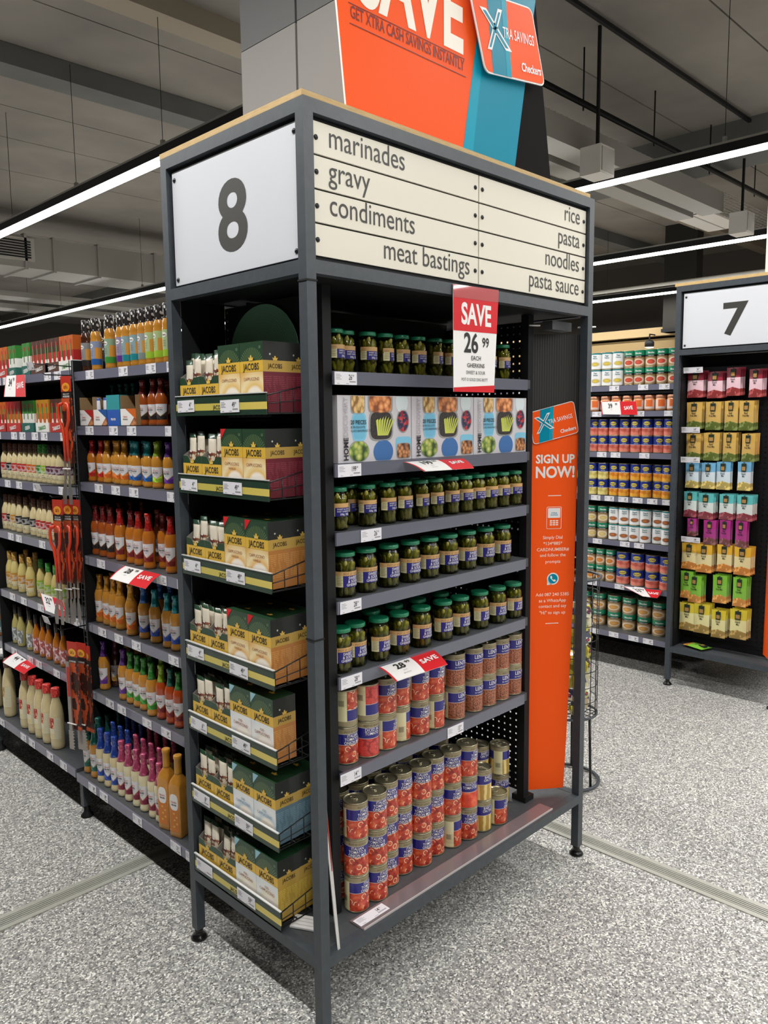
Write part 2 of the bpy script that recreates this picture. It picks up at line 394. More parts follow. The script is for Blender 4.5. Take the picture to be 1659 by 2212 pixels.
for (pa, zz, sz, lab) in [((1255, 352), 4.33, (1.3, .45), 'white ceiling panel lying beside the orange and teal board'), ((1400, 425), 4.33, (2.6, .5), 'long white ceiling panel above the aisle strip lamp'), ((1530, 480), 4.33, (1.2, .5), 'short white ceiling panel past the long one')]:
    h = hit(*pa, 2, zz); o = build(MB().box((-sz[0]/2, -sz[1]/2, 0), (sz[0]/2, sz[1]/2, .03), 0).box((-sz[0]/2, -.01, -.004), (sz[0]/2, .01, 0), 1), 'ceiling_panel', [mat('pale_panel', C(206, 202, 196), .6), M_duct], loc=h); tag(o, lab, 'panel')
for px, py, lab in ((1290, 352, 'small white box speaker under the slab by the cable tray'), (1602, 484, 'small white box speaker above the number seven')):
    h = hit(px, py, 2, 3.865); s_ = thing('box_speaker', lab, 'speaker', h); build(MB().box((-.12, -.10, -.12), (.12, .10, .12)), 'cabinet', mat('pale_panel'), s_); build(MB().box((-.012, -.012, .12), (.012, .012, 1.134 if px < 1400 else .733)), 'stem', M_black, s_); build(MB().box((-.10, -.108, -.10), (.10, -.10, .10)), 'grille', mat('speaker_grille', C(180, 176, 170), .7), s_)
# column clad in grey boards behind the main unit
cl = thing('clad_column', 'grey board-clad column rising behind the number eight unit', 'column', (0, 0, 0))
zc = hit(580, 80, 0, .735).z
gA = mat('light_grey_board', C(158, 154, 150), .6); gB = mat('mid_grey_board', C(112, 112, 112), .6)
build(MB().box((.75, .672, 0), (1.24, 1.245, 5.0)), 'core', M_black, cl)
ysm = slide(642, 1, x=.735, z=2.9)
for a, b in ((.672, ysm-.006), (ysm+.006, 1.252)):
    build(MB().box((.735, a, .05), (.75, b, zc-.0015)), 'cladding_board', gA, cl); build(MB().box((.735, a, zc+.0015), (.75, b, 5.0)), 'cladding_board', gB, cl)
build(MB().box((.735, .657, .05), (1.25, .672, 5.0)), 'cladding_board', gA, cl)
# ------------------------------------------------------------------ flat sign planes
class Pl:
    def __init__(s, P0, ux, uy):
        s.o = Vector(P0); s.ux = Vector(ux).normalized(); s.n = s.ux.cross(Vector(uy)).normalized(); s.uy = s.n.cross(s.ux)
    def uv(s, px, py):
        d = FW + RT*((px-829.5)/FPX) - UP*((py-1106)/FPX); t = (s.o-CAM).dot(s.n)/d.dot(s.n); q = CAM+d*t-s.o
        return q.dot(s.ux), q.dot(s.uy)
    def pt(s, u, v, off=0.0): return s.o + s.ux*u + s.uy*v + s.n*off
    def poly(s, mb, uvs, off=.0006, mi=0): mb.add([s.pt(u, v, off) for u, v in uvs], [list(range(len(uvs)))], mi); return mb
    def pxpoly(s, mb, pxs, off=.0006, mi=0): return s.poly(mb, [s.uv(*p) for p in pxs], off, mi)
    def slab(s, mb, uvs, t, mi=0, side=None, off=0.0): return mb.prism(uvs, t, s.o+s.n*off, s.ux, s.uy, mi, side)
    def text(s, mb, tx, size, u, v, mi=0, bold=0.0, sx=1.0, align='C', rot=0.0, off=.001):
        return put_txt(mb, tx, size, s.pt(u, v, off), mi, bold, sx, align, rot, ux=s.ux, uy=s.uy)
def round_rect(x0, y0, x1, y1, r, n=4):
    out = []
    for cx, cy, a in ((x1-r, y1-r, 0), (x0+r, y1-r, PI/2), (x0+r, y0+r, PI), (x1-r, y0+r, 1.5*PI)):
        out += [(cx+r*math.cos(a+PI/2*k/n), cy+r*math.sin(a+PI/2*k/n)) for k in range(n+1)]
    return out
_pc = {}
def price_mesh(price, W=.072, H=.034):
    "shelf price card facing -y, origin at its lower left corner"
    if (price, W) in _pc: return _pc[(price, W)]
    mb = MB(); mb.box((0, -.001, 0), (W, 0, H), 0)
    a, b = price.split('.') if '.' in price else (price, '')
    if a:
        put_txt(mb, a, .020, (W*.78, -.0014, H*.40), 1, .015, .62, 'R')
        put_txt(mb, b, .009, (W*.79, -.0014, H*.62), 1, .0, .7, 'L')
    for k in range(4): rect(mb, W*.05, H*(.78-k*.12), W*(.3 if k % 2 else .24), H*(.82-k*.12), -.0014, 2)
    rect(mb, W*.66, H*.2, W*.94, H*.3, -.0014, 2); rect(mb, W*.1, H*.08, W*.2, H*.12, -.0014, 2); rect(mb, W*.5, H*.08, W*.62, H*.12, -.0014, 2)
    _pc[(price, W)] = mb.mesh('price_card', [M_card, M_ink, M_grey_ink]); return _pc[(price, W)]

def promo_flag(name, label, hl, hr, ol, orr, price, bend=.012, small=2):
    "promotional card clipped to a shelf edge: hinge left/right, outer left/right points; red SAVE side on the right"
    r = thing(name, label, 'price sign', (0, 0, 0)); hl, hr, ol, orr = map(Vector, (hl, hr, ol, orr))
    def P(u, v):                                   # u along the hinge 0..1, v 0 at hinge .. 1 outside
        a = hl.lerp(hr, u); b = ol.lerp(orr, u); q = a.lerp(b, v); q.z += bend*math.sin(PI*v)*1.0; return q
    nv = 6; mb = MB(); vs = []; fs = []; mi = []
    us = (0, .03, .55, 1)
    nn = (hr-hl).cross(hl-ol).normalized()
    for lay in (0, -.0012):
        for j in range(nv+1): vs += [P(u, j/nv)+nn*lay for u in us]
    n = len(us); half = n*(nv+1)
    for j in range(nv):
        for k in range(n-1):
            f = [j*n+k, (j+1)*n+k, (j+1)*n+k+1, j*n+k+1]; mb.f.append(f); mb.mi.append(1 if k != 1 else 0); mb.sm.append(True)
            mb.f.append([i+half for i in f][::-1]); mb.mi.append(0); mb.sm.append(True)
    mb.v = [tuple(v) for v in vs]
    build(mb, 'card', [M_white, M_red], r)
    L = (hr-hl).length; Hh = (hl-ol).length; t = MB()
    def warp(tx, size, u0, v0, mi, bold, sx, rot=0.0, align='C'):
        v, f = txt(tx, size, bold, sx, align); c, sn = math.cos(rot), math.sin(rot)
        t.add([P(u0+(c*x-sn*z)/L, v0-(sn*x+c*z)/Hh)+nn*.0012 for x, _, z in v], f, mi)
    a, b = price.split('.')
    warp(a, Hh*.5, .27, .5, 1, .02, .75*min(1, L/Hh*.55)); warp(b, Hh*.24, .44, .28, 1, .015, .8)
    for k in range(small): warp('each', Hh*.09, .29, .66+k*.14, 2, 0, 1) if k == 0 else warp('gherkins', Hh*.09, .29, .66+k*.14, 2, 0, 1)
    build(t, 'price_lettering', [M_white, M_ink, M_grey_ink], r); t = MB()
    warp('SAVE', Hh*.36, .775, .6, 0, .03, .9*min(1, L/Hh*.5), .08)
    build(t, 'save_lettering', [M_white], r)
    return r
M_cream = mat('cream_sign_panel', C(226, 220, 204), .45)
M_num = mat('white_sign_panel', C(208, 210, 216), .45, spec=.3)
M_dkgrey = mat('dark_grey_lettering', C(52, 50, 46), .5)
M_rivet = mat('black_rivet', C(30, 30, 32), .3)
D_, W_, H_, t_, ZS, ZB, HR = .643, 1.30, 2.401, .030, 2.004, .211, .032
_riv = MB().lathe([(0, .0065), (.002, .0062), (.004, .004), (.005, .001)], 10).mesh('rivet', [M_rivet])

def perforated(name, x, y0, y1, z0, z1, parent, pitch=.0255, r=.0030):
    "sheet in a x = const plane with real round (6-sided) holes"
    mb = MB(); ny = int((y1-y0)/pitch); nz = int((z1-z0)/pitch); py = (y1-y0)/ny; pz = (z1-z0)/nz
    for i in range(ny):
        for j in range(nz):
            cy, cz = y0+(i+.5)*py, z0+(j+.5)*pz
            sq = [(x, cy-py/2, cz-pz/2), (x, cy+py/2, cz-pz/2), (x, cy+py/2, cz+pz/2), (x, cy-py/2, cz+pz/2)]
            h = [(x, cy+sy*r, cz+sz*r) for sy, sz in ((-1, -1), (1, -1), (1, 1), (-1, 1))]
            mb.add(sq+h, [(0, 1, 5, 4), (1, 2, 6, 5), (2, 3, 7, 6), (3, 0, 4, 7)])
    return build(mb, name, M_black, parent)

def end_unit(x0, number, lab, main):
    r = thing('end_display_unit', lab, 'display shelf', (x0, 0, 0))
    P = [(0, 0), (0, D_-t_), (W_-t_, 0), (W_-t_, D_-t_)]
    foot = MB().lathe([(0, .026), (.004, .027), (.012, .021), (.022, .012), (.024, .0135), (.04, .0135)], 16).mesh('levelling_foot', [mat('black_rubber', C(20, 20, 20), .25)])
    post = MB().box((0, 0, .036), (t_, t_, H_)).mesh('post', [M_steel])
    for p in P:
        po = link('post', post, r, (p[0], p[1], 0)); link('levelling_foot', foot, po, (t_/2, t_/2, 0))
    for z in (H_-HR, ZS, ZB):
        for y in (0, D_-t_): build(MB().box((t_, y, z), (W_-t_, y+t_, z+HR)), 'rail', M_steel, r)
        for x in (0, W_-t_): build(MB().box((x, t_, z), (x+t_, D_-t_, z+HR)), 'rail', M_steel, r)
    build(MB().box((t_, t_, ZB+.02), (W_-t_, D_-t_, ZB+HR-.001)).box((t_, .028, ZB+HR-.001), (W_-t_, .034, ZB+HR+.0005)), 'bottom_deck', M_deck, r)
    build(MB().box((.006, .012, H_), (W_-.01, D_+.012, H_+.018)), 'plywood_top', M_ply, r)
    build(MB().box((.018, .03, ZS+HR), (.021, D_-.03, H_-HR)), 'backing_board', M_black, r)
    build(MB().box((t_, .018, ZS+HR), (W_-t_, .021, H_-HR)), 'backing_board', M_black, r)
    build(MB().box((t_, t_, ZS+.004), (W_-t_, D_-t_, ZS+.008)), 'inner_soffit', M_black, r)
    # number panel facing -x
    za, zb, ya, yb = ZS+HR+.008, H_-HR-.012, t_+.006, D_-t_-.012
    num = build(MB().box((.012, ya, za), (.018, yb, zb)), 'number_panel', M_num, r)
    g = MB(); put_txt(g, number, .247, (.0112, (ya+yb)/2-.008, za+.062), 0, .022, 1.12, 'C', ux=(0, -1, 0), uy=(0, 0, 1)); build(g, 'numeral', M_dkgrey, num)
    for y in (ya+.013, yb-.013):
        for z in (za+.016, zb-.022): link('rivet', _riv, num, (.012, y, z), rot=(0, -PI/2, 0))
    # category strips facing -y
    xs = [t_+.003, .6665, .6715, W_-t_-.006]; rh = (zb-za)/4
    names = [('marinades', 'rice'), ('gravy', 'pasta'), ('condiments', 'noodles'), ('meat bastings', 'pasta sauce')]
    if main:
        for k in range(4):
            z0 = zb-(k+1)*rh+.005; z1 = zb-k*rh
            for c in (0, 1):
                a, b = (xs[0], xs[1]) if c == 0 else (xs[2], xs[3])
                pn = build(MB().box((a, .012, z0), (b, .018, z1)), 'category_panel', M_cream, r)
                left = c == 0 and k < 3
                g = MB(); put_txt(g, names[k][c], .074, (a+.052 if left else b-.038, .0112, z0+.022), 0, .0, .89, 'L' if left else 'R'); build(g, 'lettering', M_dkgrey, pn)
                for x in (a+.014, b-.014): link('rivet', _riv, pn, (x, .012, (z0+z1)/2), rot=(PI/2, 0, 0))
    else:
        build(MB().box((xs[0], .012, za), (xs[3], .018, zb)), 'category_panel', M_cream, r)
    return r
U8 = end_unit(0, '8', 'tall charcoal end display unit with the number 8 and pickled goods', True)
# ------------------------------------------------------------------ unit 8: inner shelving
for x in (.150, 1.085):
    build(MB().box((x, .12, ZB+HR), (x+.030, .15, ZS+.003)), 'upright', M_black, U8)
build(MB().box((1.082, .11, ZB+HR), (1.135, .17, ZB+HR+.02)), 'upright_foot', M_black, U8)
perforated('perforated_panel', 1.102, .155, .60, ZB+HR+.03, ZS-.02, U8)
build(MB().box((.186, .50, ZB+HR), (1.1, .505, ZS)), 'back_board', M_black, U8)
SH = [1.783, 1.537, 1.351, 1.161, .947, .669]
prices = [[('26.99', 722)], [('199.99', 729)], [('26.99', 779)], [('28.99', 734)], [('28.99', 736)], [('14.99', 735), ('13.99', 966)]]
SHY = .100
for z, pr in zip(SH, prices):
    s_ = build(MB().box((.186, SHY+.006, z-.03), (1.078, .49, z-.0005)), 'shelf', M_deck, U8)
    build(MB().box((.168, SHY, z-.035), (1.055, SHY+.006, z+.0005)), 'edge_holder', M_lip, s_)
    for p, px in pr:
        W = .086 if p == '199.99' else .080
        link('price_card', price_mesh(p, W), s_, (slide(px, 0, y=SHY, z=z-.02), SHY-.001, z-.035))
# bottom deck: clear label rail lying along the front edge with its card
lr = build(MB().add([(.166, .070, ZB+HR+.003), (.166, .014, ZB+HR+.003), (1.115, .014, ZB+HR+.003), (1.115, .070, ZB+HR+.003),
                     (.166, .070, ZB+HR), (.166, .014, ZB+HR), (1.115, .014, ZB+HR), (1.115, .070, ZB+HR)],
                    [(0, 1, 2, 3), (7, 6, 5, 4), (1, 5, 6, 2), (0, 4, 5, 1), (3, 2, 6, 7), (0, 3, 7, 4)]), 'label_rail', mat('clear_rail_plastic', C(120, 106, 108), .25, coat=.6), U8)
link('price_card', price_mesh('14.99', .115), lr, (.168, .026, ZB+HR+.0045), rot=(-PI/2+.02, 0, 0))
build(MB().box((.168, .012, ZB+HR), (1.112, .0145, ZB+HR+.006)), 'rail_edge', mat('rail_edge_light', C(190, 184, 182), .3), lr)
# channel under the soffit at the right
build(MB().box((1.14, .06, 1.955), (1.262, .10, 1.985)), 'soffit_channel', M_deck, U8)
# coffee side: partition panels
perforated('perforated_panel', .178, .155, .605, ZB+HR+.02, ZS-.01, U8)
build(MB().box((.03, .606, ZB+HR), (.178, .612, ZS)), 'side_board', M_black, U8)
build(MB().box((.1815, .155, ZB+HR+.02), (.185, .605, ZS-.01)), 'back_sheet', M_black, U8)
# cable ties round the near post
for z in (1.985, hit(690, 1390, 0, 0).z):
    build(MB().box((-.002, -.002, z), (t_+.002, t_+.002, z+.004)), 'cable_tie', M_black, U8)

# ------------------------------------------------------------------ boards on top of unit 8
ps = Pl((0, .022, H_+.018), (1, 0, 0), (0, 0, 1))
bl = thing('promotion_board', 'tall orange and teal savings board standing on the number eight unit', 'sign board', (0, 0, 0))
def lerp2(a, b, t): return (a[0]+(b[0]-a[0])*t, a[1]+(b[1]-a[1])*t)
Lb, Lt = (ps.uv(748, 215)[0], 0.0), ps.uv(727, 0)
Rb, Rt = (ps.uv(1112, 362)[0], 0.0), ps.uv(1157, 0)
Mb_, Mt = (ps.uv(1000, 318)[0], 0.0), ps.uv(1040, 0)
top = .62
def ext(b, t): k = top/t[1]; return (b[0]+(t[0]-b[0])*k, top)
L2, R2, M2 = ext(Lb, Lt), ext(Rb, Rt), ext(Mb_, Mt)
mb = MB(); ps.slab(mb, [Lb, Mb_, M2, L2], .006, 0, 2); ps.slab(mb, [Mb_, Rb, R2, M2], .006, 1, 2)
q1, q2 = lerp2(Mb_, Rb, .18), lerp2(M2, R2, .10); ps.poly(mb, [Mb_, q1, q2, M2], .0005, 3)
build(mb, 'front_board', [M_orange, M_teal, M_white, M_teal2], bl)
t = MB()
us, vs_ = ps.uv(1000, 112); u0 = ps.uv(770, 20)[0]; ps.text(t, 'SAVE', .275, (us+u0)/2, vs_, 0, .03, fit_w('SAVE', .275, .03, us-u0))
ua, ub = ps.uv(756, 40)[0], ps.uv(1002, 150)[0]; ps.text(t, 'GET XTRA CASH SAVINGS INSTANTLY', .0415, (ua+ub)/2, ps.uv(1002, 152)[1]-.002, 1, .01, fit_w('GET XTRA CASH SAVINGS INSTANTLY', .0415, .01, ub-ua))
for pa, pb in (((752, 5), (1003, 128)), ((755, 52), (1006, 165))):
    a, b = ps.uv(*pa), ps.uv(*pb); v = (a[1]+b[1])/2; ps.poly(t, [(a[0], v-.0012), (b[0], v-.0012), (b[0], v+.0012), (a[0], v+.0012)], .0008, 1)
build(t, 'lettering', [mat('cream_print', C(250, 240, 226), .5), mat('maroon_ink', C(120, 24, 24), .6)], bl)
pb_ = Pl((0, .034, H_+.018), (1, 0, 0), (0, 0, 1))
kb, kt = (pb_.uv(1190, 393)[0], 0.0), pb_.uv(1156, 0)
mb = MB(); pb_.slab(mb, [(Lb[0]+.1, 0), kb, (kb[0]+(kt[0]-kb[0])*top/kt[1], top), (L2[0]+.2, top)], .006); build(mb, 'rear_board', mat('matt_black_board', C(34, 32, 32), .9, spec=.05), bl)

def loyalty_card(parent, pl, quad_px, off):
    "the savings card: white edge, orange field, teal stripe, lettering"
    q = [pl.uv(*p) for p in quad_px]                       # lower left, lower right, upper right, upper left
    o = Vector((q[0][0], q[0][1])); ex = Vector(q[1])-o; ey = Vector(q[3])-o; w_, h_ = ex.length, ey.length
    def m(u, v): p = o+ex*u+ey*v; return (p.x, p.y)
    rr = [m(u/w_, v/h_) for u, v in round_rect(0, 0, w_, h_, .07*w_)]; ri = [m(u/w_, v/h_) for u, v in round_rect(.014*w_, .014*w_, w_*.986, h_-.014*w_, .06*w_)]
    mb = MB(); pl.slab(mb, rr, .004, 0, 0, off); pl.poly(mb, ri, off+.0006, 1)
    pl.poly(mb, [m(.12, .012), m(.42, .012), m(.56, .988), m(.26, .988)], off+.001, 2); pl.poly(mb, [m(.34, .012), m(.42, .012), m(.56, .988), m(.48, .988)], off+.0014, 3)
    c = build(mb, 'loyalty_card', [M_white, M_orange, M_teal, M_teal2], parent)
    t = MB(); rot = math.atan2(ex.y, ex.x); sh = h_
    def tx(s, size, u, v, bold, sx, mi=0, al='L'):
        p = m(u, v); pl.text(t, s, size*sh, p[0], p[1], mi, bold, sx, al, rot, off+.002)
    pl.poly(t, [m(.10, .80), m(.20, .80), m(.50, .34), m(.40, .34)], off+.0018, 0); pl.poly(t, [m(.10, .30), m(.17, .30), m(.46, .84), m(.39, .84)], off+.0018, 0)
    pl.poly(t, [m(.14, .77), m(.19, .77), m(.45, .37), m(.40, .37)], off+.0021, 1); pl.poly(t, [m(.135, .33), m(.165, .33), m(.42, .80), m(.39, .80)], off+.0021, 1)
    tx('TRA SAVINGS', .19, .655, .50, .006, fit_w('TRA SAVINGS', .19*sh, .006, .52*w_), 0, 'C'); tx('Checkers', .155, .78, .13, .025, fit_w('Checkers', .155*sh, .025, .34*w_), 0, 'C')
    build(t, 'card_lettering', [M_white, M_teal], c); return c
loyalty_card(bl, ps, [(1037, 161), (1166, 191), (1141, 24), (1000, -24)], .02)

# ------------------------------------------------------------------ sign-up banner beside the shelves
pa, pb2 = Vector((1.136, .150, .262)), Vector((1.272, .044, .262))
pp = Pl(pa, pb2-pa, (0, 0, 1)); wl = (pb2-pa).length; zt = 1.945-.262
bn = thing('sign_up_banner', 'narrow orange and black sign up banner tied beside the gherkin shelves', 'banner', (0, 0, 0))
vO = pp.uv(1200, 928)[1]
mb = MB(); pp.slab(mb, [(0, vO), (wl+.012, vO), (wl+.018, zt), (0, zt)], .004, 0)
pp.slab(mb, [(0, 0), (wl-.022, 0), (wl-.012, .25), (wl+.006, vO*.6), (wl+.012, vO), (0, vO)], .004, 1)
build(mb, 'banner_sheet', [mat('black_corrugated_sheet', C(40, 37, 34), .55, bump=(lambda t: t.m('SINE', t.m('MULTIPLY', t.x, 900.0)), .3, .002)), M_orange], bn)
loyalty_card(bn, pp, [(1151, 961), (1249, 934), (1237, 870), (1139, 892)], .008)
t = MB(); uc = wl*.5
def bt(s, px, py, size, bold=.02, sx=1.0, mi=0): u, v = pp.uv(px, py); pp.text(t, s, size, u, v, mi, bold, sx)
bt('SIGN UP', 1199, 1000, .043, .03, fit_w('SIGN UP', .043, .03, wl*.84)); bt('NOW!', 1199, 1031, .056, .03, fit_w('NOW!', .056, .03, wl*.84))
for (s, py) in (('Simply Dial', 1164), ('*134*885*', 1177), ('CARDNUMBER#', 1190), ('and follow the', 1202), ('prompts', 1216)): bt(s, 1194, py, .0168, .007, 1.0, 1)
for (s, py) in (('Add 087 240 5385', 1287), ('as a WhatsApp', 1300), ('contact and say', 1312), ('"Hi" to sign up', 1326)): bt(s, 1193, py, .0168, .007, 1.0, 1)
for (x0, x1, y) in ((1184, 1212, 1071), (1178, 1206, 1347)): a, b = pp.uv(x0, y), pp.uv(x1, y); pp.poly(t, [(a[0], a[1]-.0012), (b[0], a[1]-.0012), (b[0], a[1]+.0018), (a[0], a[1]+.0018)], .001, 1)
a, b = pp.uv(1180, 1143), pp.uv(1213, 1094)
def fr(x0, y0, x1, y1, r, mi, off): pp.poly(t, round_rect(x0, y0, x1, y1, r), off, mi)
fr(a[0], a[1], b[0], b[1], .005, 1, .001); fr(a[0]+.0018, a[1]+.0018, b[0]-.0018, b[1]-.0018, .004, 2, .0014)
hw, hh = b[0]-a[0], b[1]-a[1]
fr(a[0]+.005, a[1]+hh*.5, b[0]-.005, b[1]-.005, .003, 0, .0018); pp.text(t, 'XTRA', .008, (a[0]+b[0])/2, a[1]+hh*.68, 3, .02, 1.1, off=.0022)
pp.text(t, 'SAVINGS', .007, (a[0]+b[0])/2, a[1]+hh*.6, 3, .02, 1.0, off=.0022)
for i in range(3):
    for j in range(3): fr(a[0]+hw*(.22+.2*i), a[1]+hh*(.16+.09*j), a[0]+hw*(.38+.2*i), a[1]+hh*(.22+.09*j), .0008, 1, .0018)
u, v = pp.uv(1194, 1250); R = .0225
pp.poly(t, [(u+R*math.cos(k*PI/10), v+R*math.sin(k*PI/10)) for k in range(20)], .001, 0); pp.poly(t, [(u-R*.95, v-R*.2), (u-R*.98, v-R*1.05), (u-R*.1, v-R*.9)], .001, 0)
pp.poly(t, [(u+R*.8*math.cos(k*PI/10), v+R*.8*math.sin(k*PI/10)) for k in range(20)], .0014, 3)
hs = [(-.45, .42), (-.22, .5), (-.1, .2), (-.22, .08), (.06, -.22), (.2, -.1), (.5, -.24), (.42, -.47), (.1, -.45), (-.42, .1)]
pp.poly(t, [(u+R*x, v+R*y) for x, y in hs], .0018, 0)
build(t, 'lettering', [M_white, mat('pale_pink_print', C(255, 226, 208), .5), M_orange, M_teal], bn)
for px, py, lab in ((1155, 703, 0), (1268, 707, 1), (1252, 1203, 2)):
    P = hit(px, py, 1, .10 if lab == 0 else .035); e = Vector((.06, -.035, .004)) if lab else Vector((.035, -.02, 0))
    build(MB().tube([P-e*.5, P, P+e*.5], .0028, 6), 'cable_tie', M_zip, bn)

# ------------------------------------------------------------------ promotional tags on unit 8
ph = Pl((0, -.004, 0), (1, 0, 0), (0, 0, 1))
hg = thing('hanging_price_sign', 'tall red and white SAVE 26.99 price sign hanging over the top gherkin shelf', 'price sign', (0, 0, 0))
A, B, C1, D1 = ph.uv(980, 846), ph.uv(1067, 848), ph.uv(1077, 627), ph.uv(979, 613)
def hm(u, v): a = lerp2(A, B, u); b = lerp2(D1, C1, u); return lerp2(a, b, v)
def hq(u0, v0, u1, v1): return [hm(u0, v0), hm(u1, v0), hm(u1, v1), hm(u0, v1)]
mb = MB(); ph.slab(mb, hq(0, 0, 1, 1), .0015, 0, 0); ph.poly(mb, hq(0, .575, 1, 1), .0005, 1); ph.poly(mb, [hm(0, 0), hm(1, 0), hm(1, .07), hm(0, .04)], .0005, 1)
ph.poly(mb, hq(0, .88, 1, 1), .0009, 2)
build(mb, 'card', [M_white, M_red, mat('clear_pocket_red', C(178, 52, 56), .25, coat=.8)], hg)
t = MB(); rt = math.atan2(B[1]-A[1], B[0]-A[0])
def ht(s, size, u, v, mi, bold=.02, sx=1.0): p = hm(u, v); ph.text(t, s, size, p[0], p[1], mi, bold, sx, 'C', rt)
ht('SAVE', .083, .51, .645, 0, .03, .76); ht('26', .078, .40, .38, 1, .022, .86); ht('99', .040, .74, .435, 1, .018, .84)
ht('EACH', .018, .52, .305, 1, .007); ht('GHERKINS', .0175, .52, .235, 1, .007); ht('SWEET & SOUR', .0145, .52, .17, 1, 0.0, .9); ht('POT O GOLD 330G BOTT', .0128, .5, .105, 1, 0, .84)
build(t, 'lettering', [M_white, M_ink], hg)
def outer(px, py, z): return hit(px, py, 2, z)
promo_flag('shelf_price_flag', 'curled red and white SAVE 28.99 card on the lower gherkin shelf edge', hit(818, 1442, 1, SHY-.002), hit(937, 1404, 1, SHY-.002), outer(855, 1472, .935), outer(967, 1435, .935), '28.99', .004)
promo_flag('shelf_price_flag', 'red and white SAVE 199.99 card under the bakeware boxes', hit(871, 998, 1, SHY-.002), hit(1000, 990, 1, SHY-.002), hit(916, 1018, 1, .005), hit(1024, 1011, 1, .005), '199.99', .004)
# leaning foam-board sheets stored behind the near post, and paper slips on the deck
sh = thing('foam_board_sheets', 'thin white and red sign boards slotted behind the front post', 'sign board', (0, 0, 0))
for k in range(3):
    vs = []; fs = []; zs_ = [.2435, .6, 1.0, 1.4, 1.7, 1.97-k*.05]; bow = [.062, .048, .042, .039, .036, .034]
    for z, bx_ in zip(zs_, bow):
        a = Vector((bx_+.0032*k, .004 if z < .5 else .030, z)); d = Vector((.64, .77, 0))*.10 if z > .5 else Vector((.60, .80, 0))*.12; nn = Vector((.77, -.64, 0))*.0011
        vs += [a-nn, a+nn, a+d+nn, a+d-nn]
    for j in range(5): fs += [(j*4+i, j*4+(i+1) % 4, j*4+4+(i+1) % 4, j*4+4+i) for i in range(4)]
    fs += [(3, 2, 1, 0), (20, 21, 22, 23)]
    build(MB().add(vs, fs), 'board_sheet', M_white if k < 2 else mat('sheet_red_print', rough=.5, fn=lambda t: t.mix(t.gt(t.m('SINE', t.m('MULTIPLY', t.z, 14.0)), .2), C(222, 220, 216), C(150, 60, 50))), sh)
q = hit(668, 2000, 2, ZB+HR)
ss = thing('paper_slips', 'bundle of white paper slips lying behind the front post', 'paper', (q.x, q.y, ZB+HR))
for k in range(4): build(MB().box((-.022+k*.012, -.05, .001), (-.011+k*.012, .05, .006+.002*k)), 'slip', M_white, ss, rz=.5)
# ------------------------------------------------------------------ tins
BLUE = C(36, 34, 120); CREAM = C(226, 218, 170); GOLD = C(150, 138, 104)
def art_onion(t):
    base = t.ramp(t.noise(55, 3), [(.3, C(124, 26, 18)), (.48, C(184, 56, 36)), (.62, C(206, 84, 52)), (.74, C(226, 128, 84))])
    d = t.vor2(40, TR, 1.0); ring = t.m('MULTIPLY', t.inb(d, .24, .33), t.gt(t.noise(34, 2), .49))
    bits = t.gt(t.noise(85, 2, (1.3, 1, 1)), .66)
    return t.mix(ring, t.mix(bits, base, C(222, 150, 96)), C(236, 206, 168))
def art_diced(t): return t.ramp(t.vor(90), [(0, C(196, 56, 52)), (.5, C(214, 74, 66)), (.8, C(160, 34, 34))])
def art_lentil(t): return t.ramp(t.vor(230), [(0, C(196, 128, 92)), (.45, C(164, 96, 66)), (.8, C(84, 46, 32))])
def art_corn(t):
    a = t.m('SINE', t.m('ADD', t.m('MULTIPLY', t.ang(), 9.0), t.m('MULTIPLY', t.noise(20, 2), 4.0)))
    return t.ramp(a, [(0, C(176, 140, 62)), (.25, C(214, 186, 104)), (.8, C(230, 208, 136))])
def art_whole(t): return t.ramp(t.noise(34, 2), [(.3, C(190, 40, 24)), (.55, C(224, 74, 40)), (.75, C(240, 130, 90))])
def tin_label(art, flipz=False):
    def f(t):
        a = t.ang(); ab = t.m('ABSOLUTE', t.m('SUBTRACT', t.m('ABSOLUTE', a), 0.0))
        back = t.gt(ab, 2.30)
        strip = t.inb(ab, 1.55, 1.95)                          # cream nutrition strip on one side
        left = t.m('MULTIPLY', t.inb(a, -2.65, -1.72), 1.0)
        body = t.zstep([(0, GOLD), (.0045, art(t)), (.058, C(214, 208, 200)), (.0592, BLUE), (.0905, C(214, 208, 200)), (.0915, GOLD)])
        lines = t.m('MULTIPLY', t.gt(t.m('SINE', t.m('MULTIPLY', t.z, 1500.0)), .55), t.inb(t.z, .016, .05))
        creamc = t.mix(t.m('MULTIPLY', lines, .45), CREAM, C(120, 112, 90))
        creamz = t.mix(t.inb(t.z, .004, .092), GOLD, creamc)
        return t.mix(left, body, creamz)
    return f
TIN = {'onion': (art_onion, ['ITALIAN', 'TOMATO &', 'ONION MIX'], 'POT O’ GOLD'), 'diced': (art_diced, ['DICED IN', 'TOMATO'], 'POT O’ GOLD'),
       'lentil': (art_lentil, ['LENTILS'], 'POT O’ GOLD'), 'corn': (art_corn, ['BABY CORN', 'ON THE COB'], 'POT O’ GOLD'), 'whole': (art_whole, ['WHOLE', 'TOMATOES'], 'POT O’ GOLD')}
TR, TH = .0368, .110
